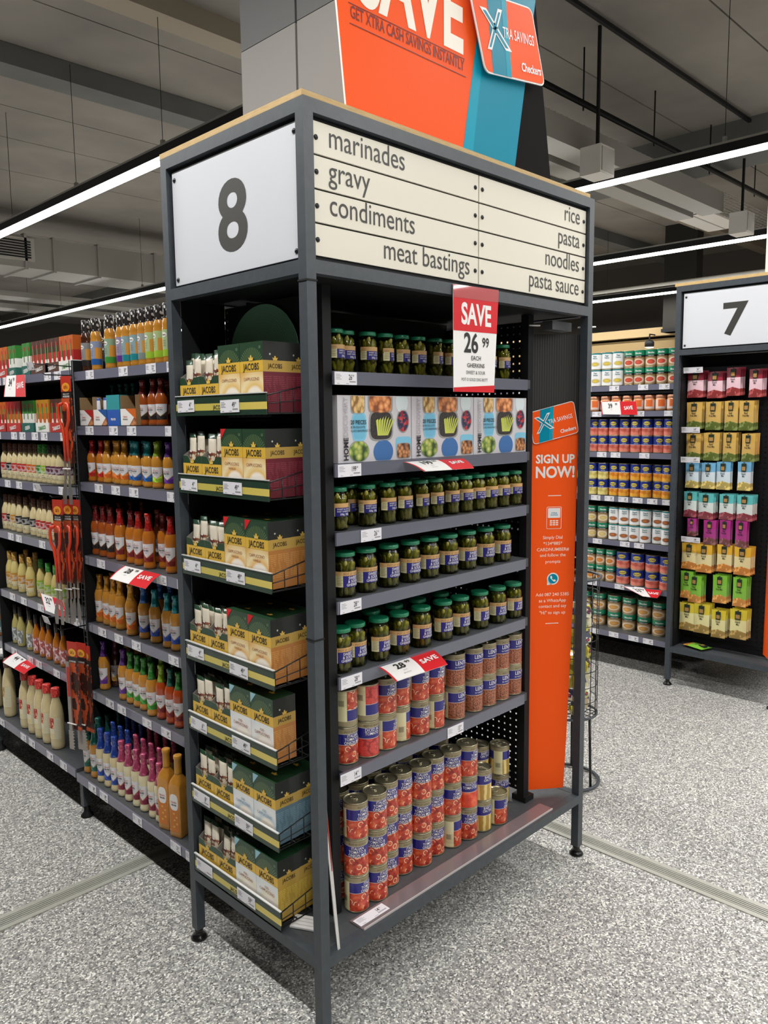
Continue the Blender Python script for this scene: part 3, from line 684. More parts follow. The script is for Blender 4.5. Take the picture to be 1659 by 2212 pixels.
def make_tin(kind):
    art, words, brand = TIN[kind]
    r = thing('tin_can', None, None)
    pr = [(0, TR-.0012), (.001, TR), (.003, TR), (.0042, TR-.0012), (TH-.0045, TR-.0012), (TH-.003, TR), (TH-.0012, TR), (TH, TR-.001), (TH-.001, TR-.0028), (TH-.004, TR-.0034), (TH-.0044, TR-.010), (TH-.0038, .012), (TH-.0038, .002)]
    build(MB().lathe(pr, 28), 'body', M_tin, r)
    build(MB().patch([(.0042, TR-.0011), (TH-.0048, TR-.0011)], -PI, PI, 32, off=.0004), 'label', mat('tin_label_'+kind, rough=.32, coat=.3, fn=tin_label(art)), r)
    g = MB(); n = len(words); z = .0915
    sz = {3: .0122, 2: .0128, 1: .0185}[n]
    if n == 1: z = .0905
    for wd in words: z -= sz*.84; put_txt(g, wd, sz, (0, 0, z), 0, .004, .84 if n > 1 else .84, 'C', R=TR+.0003)
    if n == 1: put_txt(g, 'IN TOMATO PUREE', .0065, (0, 0, z-.010), 0, 0, 1, 'C', R=TR+.0003)
    put_txt(g, brand, .0085, (0, 0, .0945), 1, 0, 1, 'C', R=TR+.0003)
    dk = mat('tin_dark_print', C(74, 64, 50), .6); build(g, 'lettering', [M_white, dk], r); g = MB()
    for k in range(11): g.patch([(.030, TR-.0007), (.047, TR-.0007)], -2.42+k*.042, -2.42+k*.042+(.012, .026, .018)[k % 3], 1, off=.0003)
    build(g, 'barcode', dk, r)
    p = MB(); p.tube([(.012*math.cos(a)*.62, .008+.010*math.sin(a), TH-.0015) for a in [k*PI/6 for k in range(12)]], .0012, 5, closed=True); p.box((-.004, -.006, TH-.0035), (.004, .0, TH-.0012))
    build(p, 'ring_pull', mat('ring_pull_metal', C(200, 194, 170), .25, metal=.8), r)
    return r
def tin(kind, x, y, z, rz, label, group, flip=False, top=None):
    proto('tin_'+kind, lambda: make_tin(kind))
    return place('tin_'+kind, (x, y, z+(TH if flip else 0)+.0005), rz, label, 'tin can', group, rot=(PI, 0, rz) if flip else None)
DZ = ZB+HR
OCC = []
def stack_at(px, py, z0): h = hit(px, py, 2, z0); v = Vector((.72, .69, 0)); return h.x+v.x*TR, h.y+v.y*TR
A_, B_ = -.62, .1                                          # label turned to the viewer / squarely out of the shelf
G1 = 'tins stacked on the bottom deck'
L_on = 'tomato and onion mix tin stacked on the bottom deck of the number eight unit'
L_co = 'yellow baby corn tin stacked on the bottom deck beside the orange banner'
floor_stacks = [  # px, py of the front foot, kinds bottom to top with label turn
    (0, .085, [('onion', .35), ('onion', A_), ('onion', .15)]), (1, .083, [('onion', B_), ('onion', A_), ('onion', -.15)]),
    (2, .110, [('onion', A_), ('onion', A_), ('onion', -.4)]), (3, .122, [('onion', .15), ('onion', -.35), ('onion', .0)]), (4, .108, [('onion', .1), ('onion', A_), ('onion', A_)]), (5, .120, [('onion', -.4), ('onion', -.4), ('onion', -.1)]),
    (6, .110, [('onion', 1.15), ('onion', .1), ('onion', A_)]), (7, .102, [('onion', -.35), ('whole', -.5), ('onion', .25)]),
    (8, .100, [('corn', .15), ('corn', .25)]), (9, .088, [('onion', .55)]), (10.68, .172, [('corn', -.5), ('corn', 1.1)])]
for si, (px, py, ks) in enumerate(floor_stacks):
    x, y = settle(OCC, .205+.0757*px+.72*TR, py+.69*TR, TR+.0002, 0, .002)
    for k, (kd, rz) in enumerate(ks):
        lv = ('bottom', 'middle', 'top')[k] if len(ks) == 3 else ('lower', 'upper')[k]
        lab = '%s tin, %s of the %s deck stack from the front post' % ({'onion': 'tomato and onion', 'corn': 'baby corn', 'whole': 'whole tomatoes'}[kd], lv, ORD[si])
        if px == 9: lab = 'single tomato and onion tin standing alone in front of the baby corn'
        tin(kd, x, y, DZ+k*(TH+.0005), rz, lab, G1 if kd != 'whole' and px != 9 else None)
xs0, ys0 = .205+.72*TR, .085+.69*TR
for dx, dy, n in ((.005, .085, 3), (.085, .085, 3), (.165, .11, 3), (.24, .12, 3), (.32, .12, 3), (.40, .12, 3), (.50, .12, 3), (.61, .085, 2)):
    bx0, by0 = settle(OCC, xs0+dx, ys0+dy, TR+.0004, .0008, .002)
    for k in range(n): tin('corn' if dx > .6 else 'onion', bx0, by0, DZ+k*(TH+.0005), random.uniform(-.7, .4), 'baby corn tin behind the front stacks on the deck' if dx > .6 else 'tomato and onion tin behind the front stacks on the deck', G1)
x, y = settle(OCC, .985, .205, TR+.0004, 0, .002)
for k in range(2): tin('corn', x, y, DZ+k*(TH+.0005), .1 if k else -.1, 'baby corn tin behind the front stacks on the deck', G1)
# shelf of two-high tins
z6 = SH[5]; yb = .150; OC6 = []
def row_x(px, y, z): return slide(px, 0, y=y, z=z)
L6 = 'red tomato tin in the double row above the bottom deck'
for si, (px, ks) in enumerate(((753, [('onion', -.1, 0), ('onion', -.1, 1)]), (791, [('diced', -.3, 0), ('diced', -.35, 1)]), (833, [('onion', .75, 0), ('onion', .2, 0)]),
               (869, [('onion', 1.6, 0), ('onion', .75, 0)]), (902, [('onion', .15, 0), ('onion', .35, 0)]), (932, [('onion', .95, 0), ('onion', .3, 0)]))):
    x, y6 = settle(OC6, row_x(753, yb, z6+.05)+.0745*si, yb+(.012 if si % 3 == 0 else 0), TR+.0002, 0, .001)
    for k, (kd, rz, fl) in enumerate(ks):
        lab = '%s tin%s, %s tin of the %s pair from the front post' % ('diced tomato' if kd == 'diced' else 'tomato and onion', ' upside down' if fl else '', ('lower', 'upper')[k], ORD[si])
        tin(kd, x, y6, z6+k*(TH+.0005), rz, lab, 'red tins above the bottom deck', bool(fl))
for si, px in enumerate((983, 1026, 1058, 1087, 1113)):
    x, y6 = settle(OC6, min(row_x(1113, yb, z6+.05), 1.0815-TR)-.0755*(4-si)-(.02 if si == 0 else 0), yb, TR+.0002, 0, .001)
    for k in range(2): tin('lentil', x, y6, z6+k*(TH+.0005), random.uniform(-.15, .15)+.1, 'brown lentil tin, %s of the %s pair from the orange banner' % (('lower', 'upper')[k], ORD[4-si]), 'lentil tins')
for px in (985, 1030, 1062):
    x, y6 = settle(OC6, min(row_x(px, yb+.085, z6+.05)+.03, 1.098-TR), yb+.085, TR+.0004, 0, .001)
    for k in range(2): tin('lentil', x, y6, z6+k*(TH+.0005), .2, 'brown lentil tin behind the front pairs', 'lentil tins')
for px in (750, 800, 850, 900, 935):
    x, y6 = settle(OC6, row_x(px, yb+.085, z6+.05), yb+.085, TR+.0004, 0, .001)
    for k in range(2): tin('onion', x, y6, z6+k*(TH+.0005), .2, 'tomato tin behind the front pairs above the deck', 'red tins above the bottom deck')

# ------------------------------------------------------------------ gherkin jars
def glass_mat():
    if 'jar_glass' in MATS: return MATS['jar_glass']
    m = bpy.data.materials.new('jar_glass'); m.use_nodes = True; nt = m.node_tree; nt.nodes.clear()
    o = nt.nodes.new('ShaderNodeOutputMaterial'); mx = nt.nodes.new('ShaderNodeMixShader'); tr = nt.nodes.new('ShaderNodeBsdfTransparent'); gl = nt.nodes.new('ShaderNodeBsdfGlossy'); fr = nt.nodes.new('ShaderNodeFresnel')
    tr.inputs[0].default_value = (*C(232, 236, 190), 1); gl.inputs['Roughness'].default_value = .05; fr.inputs[0].default_value = 1.5
    nt.links.new(fr.outputs[0], mx.inputs[0]); nt.links.new(tr.outputs[0], mx.inputs[1]); nt.links.new(gl.outputs[0], mx.inputs[2]); nt.links.new(mx.outputs[0], o.inputs[0])
    MATS['jar_glass'] = m; return m
M_gherk = mat('gherkin_skin', rough=.35, coat=.3, fn=lambda t: t.ramp(t.noise(70, 3), [(.3, C(104, 104, 34)), (.55, C(156, 148, 56)), (.75, C(206, 194, 96))]))
M_brine = mat('dark_brine', C(74, 74, 30), .4)
M_lid = mat('green_lid', C(18, 122, 84), .35, coat=.3)
def jar_label(t):
    a = t.ang(); blue = t.zstep([(0, BLUE), (.0, BLUE)]); 
    return t.mix(t.lt(a, -1.05), C(36, 34, 120), CREAM)
def make_jar(wide):
    R, H = (.0335, .128) if wide else (.0275, .120)
    r = thing('pickle_jar', None, None)
    prof = [(0, R-.004), (.002, R-.001), (.008, R), (H*.66, R), (H*.76, R-.001), (H*.84, R-.006), (H*.88, R-.008), (H*.92, R-.008)]
    build(MB().lathe(prof, 22), 'glass', glass_mat(), r)
    g = MB(); rnd = random.Random(4)
    ell = [(0, 0, -1)]; 
    def blob(c, ax, ln, rad):
        n = 6; ax = Vector(ax).normalized(); u = ax.cross(Vector((1, .3, .2))).normalized(); v = ax.cross(u); vs = []; fs = []
        lv = [(-1, .35), (-.65, .85), (0, 1), (.65, .85), (1, .35)]
        for q, k in lv: vs += [Vector(c)+ax*ln*q+(u*math.cos(2*PI*i/n)+v*math.sin(2*PI*i/n))*rad*k for i in range(n)]
        for j in range(4): fs += [(j*n+i, j*n+(i+1) % n, (j+1)*n+(i+1) % n, (j+1)*n+i) for i in range(n)]
        fs += [tuple(range(n))[::-1], tuple(4*n+i for i in range(n))]; g.add([(v[0], v[1], max(v[2], .0025)) for v in vs], fs, 0, True)
    for lvl in range(3):
        for k in range(8):
            a = 2*PI*(k+.5*lvl)/8+rnd.uniform(-.15, .15); rr = R-.011
            blob((rr*math.sin(a), -rr*math.cos(a), .018+lvl*.033+rnd.uniform(-.004, .004)), (rnd.uniform(-.6, .6), rnd.uniform(-.6, .6), 1), rnd.uniform(.014, .02), rnd.uniform(.0065, .009))
    gg = build(g, 'gherkins', M_gherk, r); gg['kind'] = 'stuff'
    build(MB().lathe([(.003, R-.013), (H*.8, R-.013)], 12), 'brine', M_brine, r)
    L0, L1 = (.030, .072) if wide else (.040, .074)
    build(MB().patch([(L0, R), (L1, R)], -1.75, 1.5, 18, off=.0004), 'label', mat('jar_label', rough=.4, fn=jar_label), r)
    build(MB().patch([(L1-.010, R), (L1+.002, R)], -1.76, 1.5, 18, off=.0007), 'label_band', mat('jar_label_gold', C(206, 164, 108), .4), r)
    t = MB(); rr = R+.0010; a0 = -.12
    if wide:
        for k, wd in enumerate(('SWEET', '& SOUR', 'GHERKINS')): put_txt(t, wd, (.0118, .0112, .0104)[k], (0, 0, L1-.0205-k*.0093), 0, .006, .9, 'C', R=rr, a0=a0)
        put_txt(t, 'POT O’ GOLD', .0085, (0, 0, L1-.0075), 1, .0, 1, 'C', R=rr, a0=a0-.1)
    else:
        put_txt(t, 'SWEET & SOUR', .006, (0, 0, L1-.0165), 0, 0, 1, 'C', R=rr, a0=a0); put_txt(t, 'BABY GHERKINS', .0055, (0, 0, L1-.0225), 0, 0, 1, 'C', R=rr, a0=a0)
        put_txt(t, '330g  200g', .0075, (0, 0, L0+.003), 0, .01, .9, 'C', R=rr, a0=a0+.1)
    for k in range(6): t.patch([(L0+.006+k*.0045, rr-.0004), (L0+.0075+k*.0045, rr-.0004)], -1.6, -1.15+.06*(k % 2), 4, 2)
    build(t, 'lettering', [M_white, mat('brown_ink', C(90, 60, 30), .6), mat('olive_small_print', C(150, 142, 96), .6)], r)
    zl = H*.895; n = 40
    build(MB().lathe([(zl, R-.0035), (zl+.001, R-.0025), (zl+.009, R-.0025), (zl+.0115, R-.0045), (zl+.0115, R-.008), (zl+.0105, R-.012)], 24), 'lid', M_lid, r)
    return r
for key, wd in (('jar_wide', True), ('jar_slim', False)): proto(key, lambda wd=wd: make_jar(wd))
OCJ = {}
def jar_row(shelf, key, pxs, y, lab, grp, spread=.25, rz0=.0):
    for ji, px in enumerate(pxs):
        yy = y
        if isinstance(px, tuple): px, yy = px[0], y+px[1]
        z = SH[shelf]; x, yy = settle(OCJ.setdefault(shelf, []), min(row_x(px, yy, z+.05), 1.0825-(.0348 if key == 'jar_wide' else .0288)), yy, .0348 if key == 'jar_wide' else .0288, 0, .001)
        place(key, (x, yy, z+.0005), rz0+random.uniform(-spread, spread), lab if 'back row' in lab else lab.replace(' jar', ' jar, %s from the front post,' % ORD[ji], 1), 'jar', grp)
J1 = 'slim gherkin jar on the shadowed top shelf'
jar_row(0, 'jar_slim', [723, 755, 794, 831, 866, 902, 938, 968, 997, 1025, 1055, 1085, 1110], .175, J1, 'gherkin jars on the top shelf', .35, .5)
jar_row(2, 'jar_slim', [731, (755, .06), 793, 836, 872, 908, 940, 974, 1004, 1031, 1058, 1084, 1111], .150, 'slim gherkin jar on the shelf under the bakeware', 'gherkin jars under the bakeware boxes', .3, .2)
jar_row(3, 'jar_wide', [744, 790, 839, 885, 926, 968, 1008, 1047, 1083], .150, 'stout gherkin jar on the upper stout jar shelf', 'stout gherkin jars, upper row', .18, .05)
jar_row(4, 'jar_wide', [735, 773, 818, 862, 909, 956, 993, 1035, 1073, 1108], .150, 'stout gherkin jar on the shelf above the tins', 'stout gherkin jars, lower row', .18, .15)
jar_row(2, 'jar_slim', [812, 850, 890, 925, 960, 990, 1020], .235, 'slim gherkin jar in the back row under the bakeware boxes', 'gherkin jars in the back row', .3)
jar_row(4, 'jar_wide', [800, 850, 900, 950], .235, 'stout gherkin jar in the back row above the tins', 'stout gherkin jars, back row', .3)

# ------------------------------------------------------------------ bakeware boxes
def make_bakeware():
    r = thing('bakeware_box', None, None); w_, d_, h_ = .291, .22, .184
    build(MB().box((0, 0, 0), (w_, d_, h_)), 'carton', mat('bakeware_carton', C(206, 203, 208), .35, coat=.3), r)
    p = MB(); y = -.0006
    Y = lambda k: y-.0004*k
    # lids and dishes printed on the front
    LB, DB, RIM, DK = 0, 1, 2, 3
    def dish(cx, cz, rx, rz, fill, pw=.45, rot=0): disc(p, (cx, Y(0), cz), rx, rz, 2, 28, rot=rot, pw=pw); disc(p, (cx, Y(1), cz), rx*.88, rz*.88, fill, 28, rot=rot, pw=pw)
    disc(p, (.080, Y(0), .118-.02), .028, .040, LB, 28, pw=.5); disc(p, (.080, Y(1), .118-.02), .023, .034, 10, 28, pw=.5)
    dish(.076, .166, .028, .034, 4); dish(.164, .168, .050, .036, 5); disc(p, (.252, Y(0), .166), .026, .030, 9, 20)
    dish(.166, .100, .049, .044, 3, .5); dish(.256, .112, .0265, .035, 6, 1.0)
    disc(p, (.078, Y(0), .030), .040, .031, 2, 24); disc(p, (.078, Y(1), .030), .037, .028, 7, 24)
    disc(p, (.174, Y(0), .026), .040, .034, DB, 24); disc(p, (.258, Y(0), .045), .033, .022, LB, 24, pw=.4); dish(.258, .026, .031, .024, 8, .4)
    mats = [mat('lid_sky_blue', C(126, 194, 222), .4), mat('lid_deep_blue', C(60, 110, 170), .4), mat('dish_rim', C(150, 152, 150), .3), mat('print_lentil_bed', rough=.5, fn=lambda t: t.ramp(t.vor(260), [(0, C(70, 64, 58)), (.6, C(36, 30, 30))])),
            mat('print_cashews', fn=lambda t: t.ramp(t.vor(110, k=(1, 1, .6)), [(0, C(236, 206, 150)), (.5, C(214, 176, 112)), (.8, C(140, 100, 50))])),
            mat('print_prawns', fn=lambda t: t.ramp(t.vor(60), [(0, C(244, 196, 140)), (.45, C(224, 140, 80)), (.8, C(130, 70, 34))])),
            mat('print_berries', fn=lambda t: t.mix(t.gt(t.noise(45), .53), t.ramp(t.vor(120), [(0, C(70, 74, 120)), (.8, C(24, 24, 50))]), t.ramp(t.vor(90), [(0, C(224, 80, 84)), (.8, C(150, 20, 34))]))),
            mat('print_sprouts', fn=lambda t: t.ramp(t.vor(52), [(0, C(236, 226, 170)), (.35, C(184, 190, 96)), (.6, C(110, 140, 50)), (.8, C(50, 70, 30))])),
            mat('print_nuts', fn=lambda t: t.ramp(t.vor(80, out='Distance'), [(0, C(226, 176, 116)), (.4, C(180, 116, 70)), (.75, C(70, 40, 30))])),
            mat('print_bowl', C(214, 226, 228), .4), mat('lid_sky_blue_inner', C(112, 184, 214), .4)]
    for k in range(7):                                   # the green pods in the middle dish
        a = -.5+k*.16; p.add([(.150+k*.006, Y(3), .072), (.156+k*.006, Y(3), .072), (.150+k*.011+.003, Y(3), .128-.003*abs(k-3)), (.146+k*.011-.002, Y(3), .115)], [(0, 1, 2, 3)], 11)
    mats.append(mat('print_green_pods', C(198, 206, 92), .4))
    p.v = [(min(max(v[0], .001), w_-.001), v[1], min(max(v[2], .0012), h_-.0012)) for v in p.v]
    build(p, 'printed_picture', mats, r)
    t = MB()
    put_txt(t, '20 PIECES', .0165, (.046, Y(5), .105), 0, .012, .86, 'L'); put_txt(t, 'BOROSILICATE', .009, (.046, Y(5), .094), 0, 0, .9, 'L'); put_txt(t, 'GLASS BAKEWARE SET', .009, (.046, Y(5), .084), 0, 0, .9, 'L')
    put_txt(t, 'HOME', .0235, (.036, Y(5), .006), 0, .03, .95, 'L', PI/2); put_txt(t, 'DISCOVERY', .0235, (.036, Y(5), .072), 1, .01, .85, 'L', PI/2)
    build(t, 'lettering', [M_ink, mat('silver_print', C(176, 172, 178), .4)], r)
    return r
proto('bakeware', make_bakeware)
for k, (x, lab) in enumerate(((.199, 'boxed 20-piece glass bakeware set at the post end of the shelf'), (.4935, 'boxed 20-piece glass bakeware set between two others'), (.7875, 'boxed 20-piece glass bakeware set next to the orange banner'))):
    place('bakeware', (x, .122, SH[1]+.0005), 0, lab, 'box', 'boxed bakeware sets')
# ------------------------------------------------------------------ coffee cartons on the narrow side of unit 8 (front of things = -y, turned by -90 deg)
RZ = -PI/2
GREEN = C(34, 66, 42); YEL = C(226, 182, 66); GOLDY = C(196, 160, 74)
CW, CD, CH = .101, .078, .182
def carton_mat(key, low, cup, side_low, white=False):
    def front(t):
        dz = t.m('SUBTRACT', t.z, .112); a = t.m('ARCTAN2', t.x, dz); d = t.m('SQRT', t.m('ADD', t.m('MULTIPLY', t.x, t.x), t.m('MULTIPLY', dz, dz)))
        rays = t.m('MULTIPLY', t.gt(t.m('SINE', t.m('MULTIPLY', a, 46.0)), .2), t.inb(d, .030, .056))
        top = t.mix(t.m('MULTIPLY', rays, .30), GREEN, C(150, 170, 110))
        dx = t.m('SUBTRACT', t.x, .012); dc = t.m('SQRT', t.m('ADD', t.m('MULTIPLY', dx, dx), t.m('POWER', t.m('SUBTRACT', t.z, .028), 2.0)))
        lowc = t.ramp(t.m('MULTIPLY', dc, 10.0), [(0, cup), (.16, C(150, 84, 50)), (.2, C(250, 240, 226)), (.36, C(250, 240, 226)), (.44, low), (.62, C(246, 226, 178) if not white else C(240, 240, 238)), (.9, C(226, 178, 96) if not white else C(226, 232, 236))])
        return t.zstep([(0, lowc), (.1045, C(180, 140, 50)), (.1055, YEL), (.1335, top)])
    def side(t):
        icons = t.m('MULTIPLY', t.gt(t.vor(42, k=(1, 1.0, .8)), .0), t.lt(t.vor(48), .17))
        top = t.mix(t.m('MULTIPLY', icons, t.inb(t.z, .142, .172)), C(30, 34, 32), C(190, 196, 190))
        ln = t.m('MULTIPLY', t.gt(t.m('SINE', t.m('MULTIPLY', t.z, 1250.0)), .2), t.gt(t.noise(120, 2, (1, 1, .2)), .45))
        ln = t.m('MULTIPLY', t.m('MULTIPLY', ln, t.inb(t.z, .03, .094)), .35)
        return t.zstep([(0, t.mix(ln, side_low, tuple(min(1, v*2.6+.08) for v in side_low))), (.1045, GOLDY), (.1335, top)])
    return mat('coffee_front_'+key, rough=.35, coat=.25, fn=front), mat('coffee_side_'+key, rough=.4, coat=.15, fn=side)
COF = {'capp': (C(236, 198, 120), C(120, 60, 40), C(112, 28, 44), False, ['CAPPUCCINO']), 'van': (C(236, 186, 110), C(130, 70, 40), C(190, 124, 58), False, ['CAPPUCCINO', 'VANILLA']),
       'ice1': (C(236, 228, 220), C(120, 70, 50), C(196, 130, 66), True, ['ICED', 'CAPPUCCINO']), 'ice2': (C(204, 218, 226), C(110, 70, 60), C(92, 122, 136), True, ['ICED', 'CAPPUCCINO']), 'ice3': (C(240, 232, 206), C(190, 140, 60), C(196, 158, 62), True, ['ICED', 'CAPPUCCINO'])}
M_crown = mat('gold_crown', C(228, 188, 84), .4); M_dkgreen = mat('carton_green_top', GREEN, .35, coat=.3); M_copper = mat('copper_ink', C(150, 76, 40), .5)
def crown(mb, cx, cz, s, y, mi):
    pts = [(-1, 0), (1, 0), (1.1, .9), (.55, .45), (.28, 1.25), (0, .6), (0, 1.6), (-.0, .6), (-.28, 1.25), (-.55, .45), (-1.1, .9)]
    mb.add([(cx-s*1.1, y, cz-s*.45), (cx+s*1.1, y, cz-s*.45), (cx+s*1.1, y, cz+s*.1), (cx+s*1.5, y, cz+s*.75), (cx+s*.6, y, cz+s*.4), (cx+s*.3, y, cz+s*1.35), (cx-s*.3, y, cz+s*1.35), (cx-s*.6, y, cz+s*.4), (cx-s*1.5, y, cz+s*.75), (cx-s*1.1, y, cz+s*.1)], [(0, 1, 2, 9), (9, 2, 4, 7), (2, 3, 4), (4, 5, 6, 7), (7, 8, 9)], mi)
def make_carton(key):
    low, cup, sl, wh, words = COF[key]; mf, ms = carton_mat(key, low, cup, sl, wh)
    r = thing('coffee_carton', None, None)
    build(MB().box((-CW/2, 0, 0), (CW/2, CD, CH), mis=[1, 2, 0, 1, 1, 1]), 'carton', [mf, ms, M_dkgreen], r)
    t = MB(); put_txt(t, 'JACOBS', .0245, (0, -.0008, .1105), 0, .012, .80)
    t_ = MB(); put_txt(t_, 'JACOBS', .0165, (CW/2+.0008, CD/2, .1135), 0, .008, .80, ux=(0, 1, 0), uy=(0, 0, 1)); build(t_, 'side_lettering', M_ink, r)
    for k, wd in enumerate(words): put_txt(t, wd, .0118 if k == len(words)-1 and len(words) == 1 or wd == 'CAPPUCCINO' else .0095, (0, -.0008, .083-k*.012), 1, 0, .92)
    put_txt(t, '10', .011, (.038, -.0008, .163), 2, 0, .9)
    build(t, 'lettering', [M_ink, M_copper if key != 'ice2' else mat('blue_ink', C(110, 150, 180), .5), mat('pale_green_ink', C(130, 156, 120), .5)], r)
    c = MB(); crown(c, 0, .1375, .0078, -.0009, 0); build(c, 'crown_emblem', M_crown, r)
    cc = MB(); crown(cc, 0, .1365, .0062, 0, 0); build(MB().add([(CW/2+.0009, CD/2+v[0], v[2]) for v in cc.v], cc.f, 0), 'crown_emblem', M_crown, r)
    cc = MB(); crown(cc, 0, 0, .009, 0, 0); build(MB().add([(v[0], CD*.45+v[2]*.8, CH+.0006) for v in cc.v], cc.f, 0), 'crown_emblem', M_crown, r)
    cm = {'capp': None, 'van': M_red}.get(key, mat('ice_corner', C(150, 196, 210), .4))
    if cm: build(MB().add([(-CW/2, -.0007, CH), (-CW/2, -.0007, CH-.03), (-CW/2+.026, -.0007, CH)], [(0, 1, 2)]), 'corner_flash', cm, r)
    return r
for k in COF: proto('cof_'+k, lambda k=k: make_carton(k))
M_sach = mat('coffee_sachet', rough=.3, coat=.4, fn=lambda t: t.zstep([(0, C(206, 190, 160)), (.075, t.mix(t.gt(t.noise(60), .58), C(226, 214, 190), C(150, 90, 60))), (.098, C(232, 222, 202)), (.138, C(36, 66, 44))]))
M_tray_in = mat('grey_board_inside', C(128, 124, 116), .8)
def make_tray(key):
    r = thing('sachet_tray', None, None); h = .104; w_ = CW-.002; d_ = CD
    low, cup, sl, wh, words = COF[key]
    fm = mat('tray_front_'+('w' if wh else 'y'), rough=.4, coat=.2, fn=lambda t: t.zstep([(0, YEL), (.082, GREEN)]))
    pl_ = Pl((0, 0, 0), (1, 0, 0), (0, 0, 1)); mb = MB()
    pl_.slab(mb, [(-w_/2, 0), (w_/2, 0), (w_/2, h), (.022, h-.002), (.014, h-.012), (-.014, h-.012), (-.022, h-.002), (-w_/2, h)], .0012, 0, 2)
    for sx in (-1, 1):
        x = sx*w_/2
        mb.add([(x, .001, 0), (x, d_, 0), (x, d_, h+.035), (x, d_*.6, h+.03), (x, .001, h), (x-sx*.001, .001, 0), (x-sx*.001, d_, 0), (x-sx*.001, d_, h+.035), (x-sx*.001, d_*.6, h+.03), (x-sx*.001, .001, h)], [(0, 1, 2, 3, 4), (9, 8, 7, 6, 5), (3, 2, 7, 8), (4, 3, 8, 9)], 1)
        mb.mi[-3:] = [2, 2, 2]
    mb.box((-w_/2, d_-.001, 0), (w_/2, d_, h+.035), 2); mb.box((-w_/2, 0.001, 0), (w_/2, d_, .001), 2)
    build(mb, 'tray_board', [fm, mat('coffee_side_'+key), M_tray_in], r)
    t = MB(); put_txt(t, 'JACOBS', .0245, (0, -.0008, .0575), 0, .012, .80); build(t, 'lettering', M_ink, r)
    c = MB(); crown(c, 0, .086, .0078, -.0009, 0); build(c, 'crown_emblem', M_crown, r)
    return r
def make_sachet():
    r = thing('coffee_sachet', None, None); w_, h, n = .040, .152, 6; vs = []; fs = []
    for j in range(7):
        z = h*j/6; th = .0005+.0065*math.sin(PI*min(1, j/5.4))**.7 if 0 < j < 6 else .0004
        ring = [(-w_/2, 0), (-w_/4, -th), (w_/4, -th), (w_/2, 0), (w_/4, th), (-w_/4, th)]
        vs += [(x, y, z) for x, y in ring]
    for j in range(6): fs += [(j*n+k, j*n+(k+1) % n, (j+1)*n+(k+1) % n, (j+1)*n+k) for k in range(n)]
    fs += [tuple(range(n))[::-1], tuple(6*n+k for k in range(n))]
    build(MB().add(vs, fs, 0, True), 'wrapper', M_sach, r)
    g = MB(); disc(g, (0, -.0076, .096), .011, .006, 0, 10); disc(g, (0, -.0079, .099), .007, .003, 1, 8); build(g, 'cup_picture', [mat('cup_brown', C(110, 50, 44), .5), mat('cup_white', C(238, 230, 216), .5)], r)
    return r
proto('sachet', make_sachet)
for k in COF: proto('tray_'+k, lambda k=k: make_tray(k))
BK = [(1.725, 'capp', 'capp', 'capp'), (1.500, 'capp', 'van', 'capp'), (1.256, 'van', 'van', 'van'), (.993, 'van', 'van', 'van'), (.771, 'ice1', 'ice1', 'ice1'), (.535, 'ice2', 'ice2', 'ice2'), (.306, 'ice3', 'ice3', 'ice3')]
ordn = ['topmost', 'second', 'third', 'fourth', 'fifth', 'sixth', 'lowest']
fl = {'capp': 'burgundy-sided cappuccino', 'van': 'orange-sided vanilla cappuccino', 'ice1': 'orange-sided iced cappuccino', 'ice2': 'blue-sided iced cappuccino', 'ice3': 'mustard-sided iced cappuccino'}
M_strip = mat('basket_strip', rough=.3, coat=.4, fn=lambda t: t.zstep([(-.06, C(34, 58, 44)), (-.040, t.ramp(t.m('ADD', t.m('MULTIPLY', t.y, 1.6), .4), [(0, C(196, 186, 70)), (.4, C(236, 210, 110)), (1, C(206, 190, 90))])), (-.021, C(34, 58, 44))]))
tiltb = [.30, .5, .42, .5, .0, .0, .0]
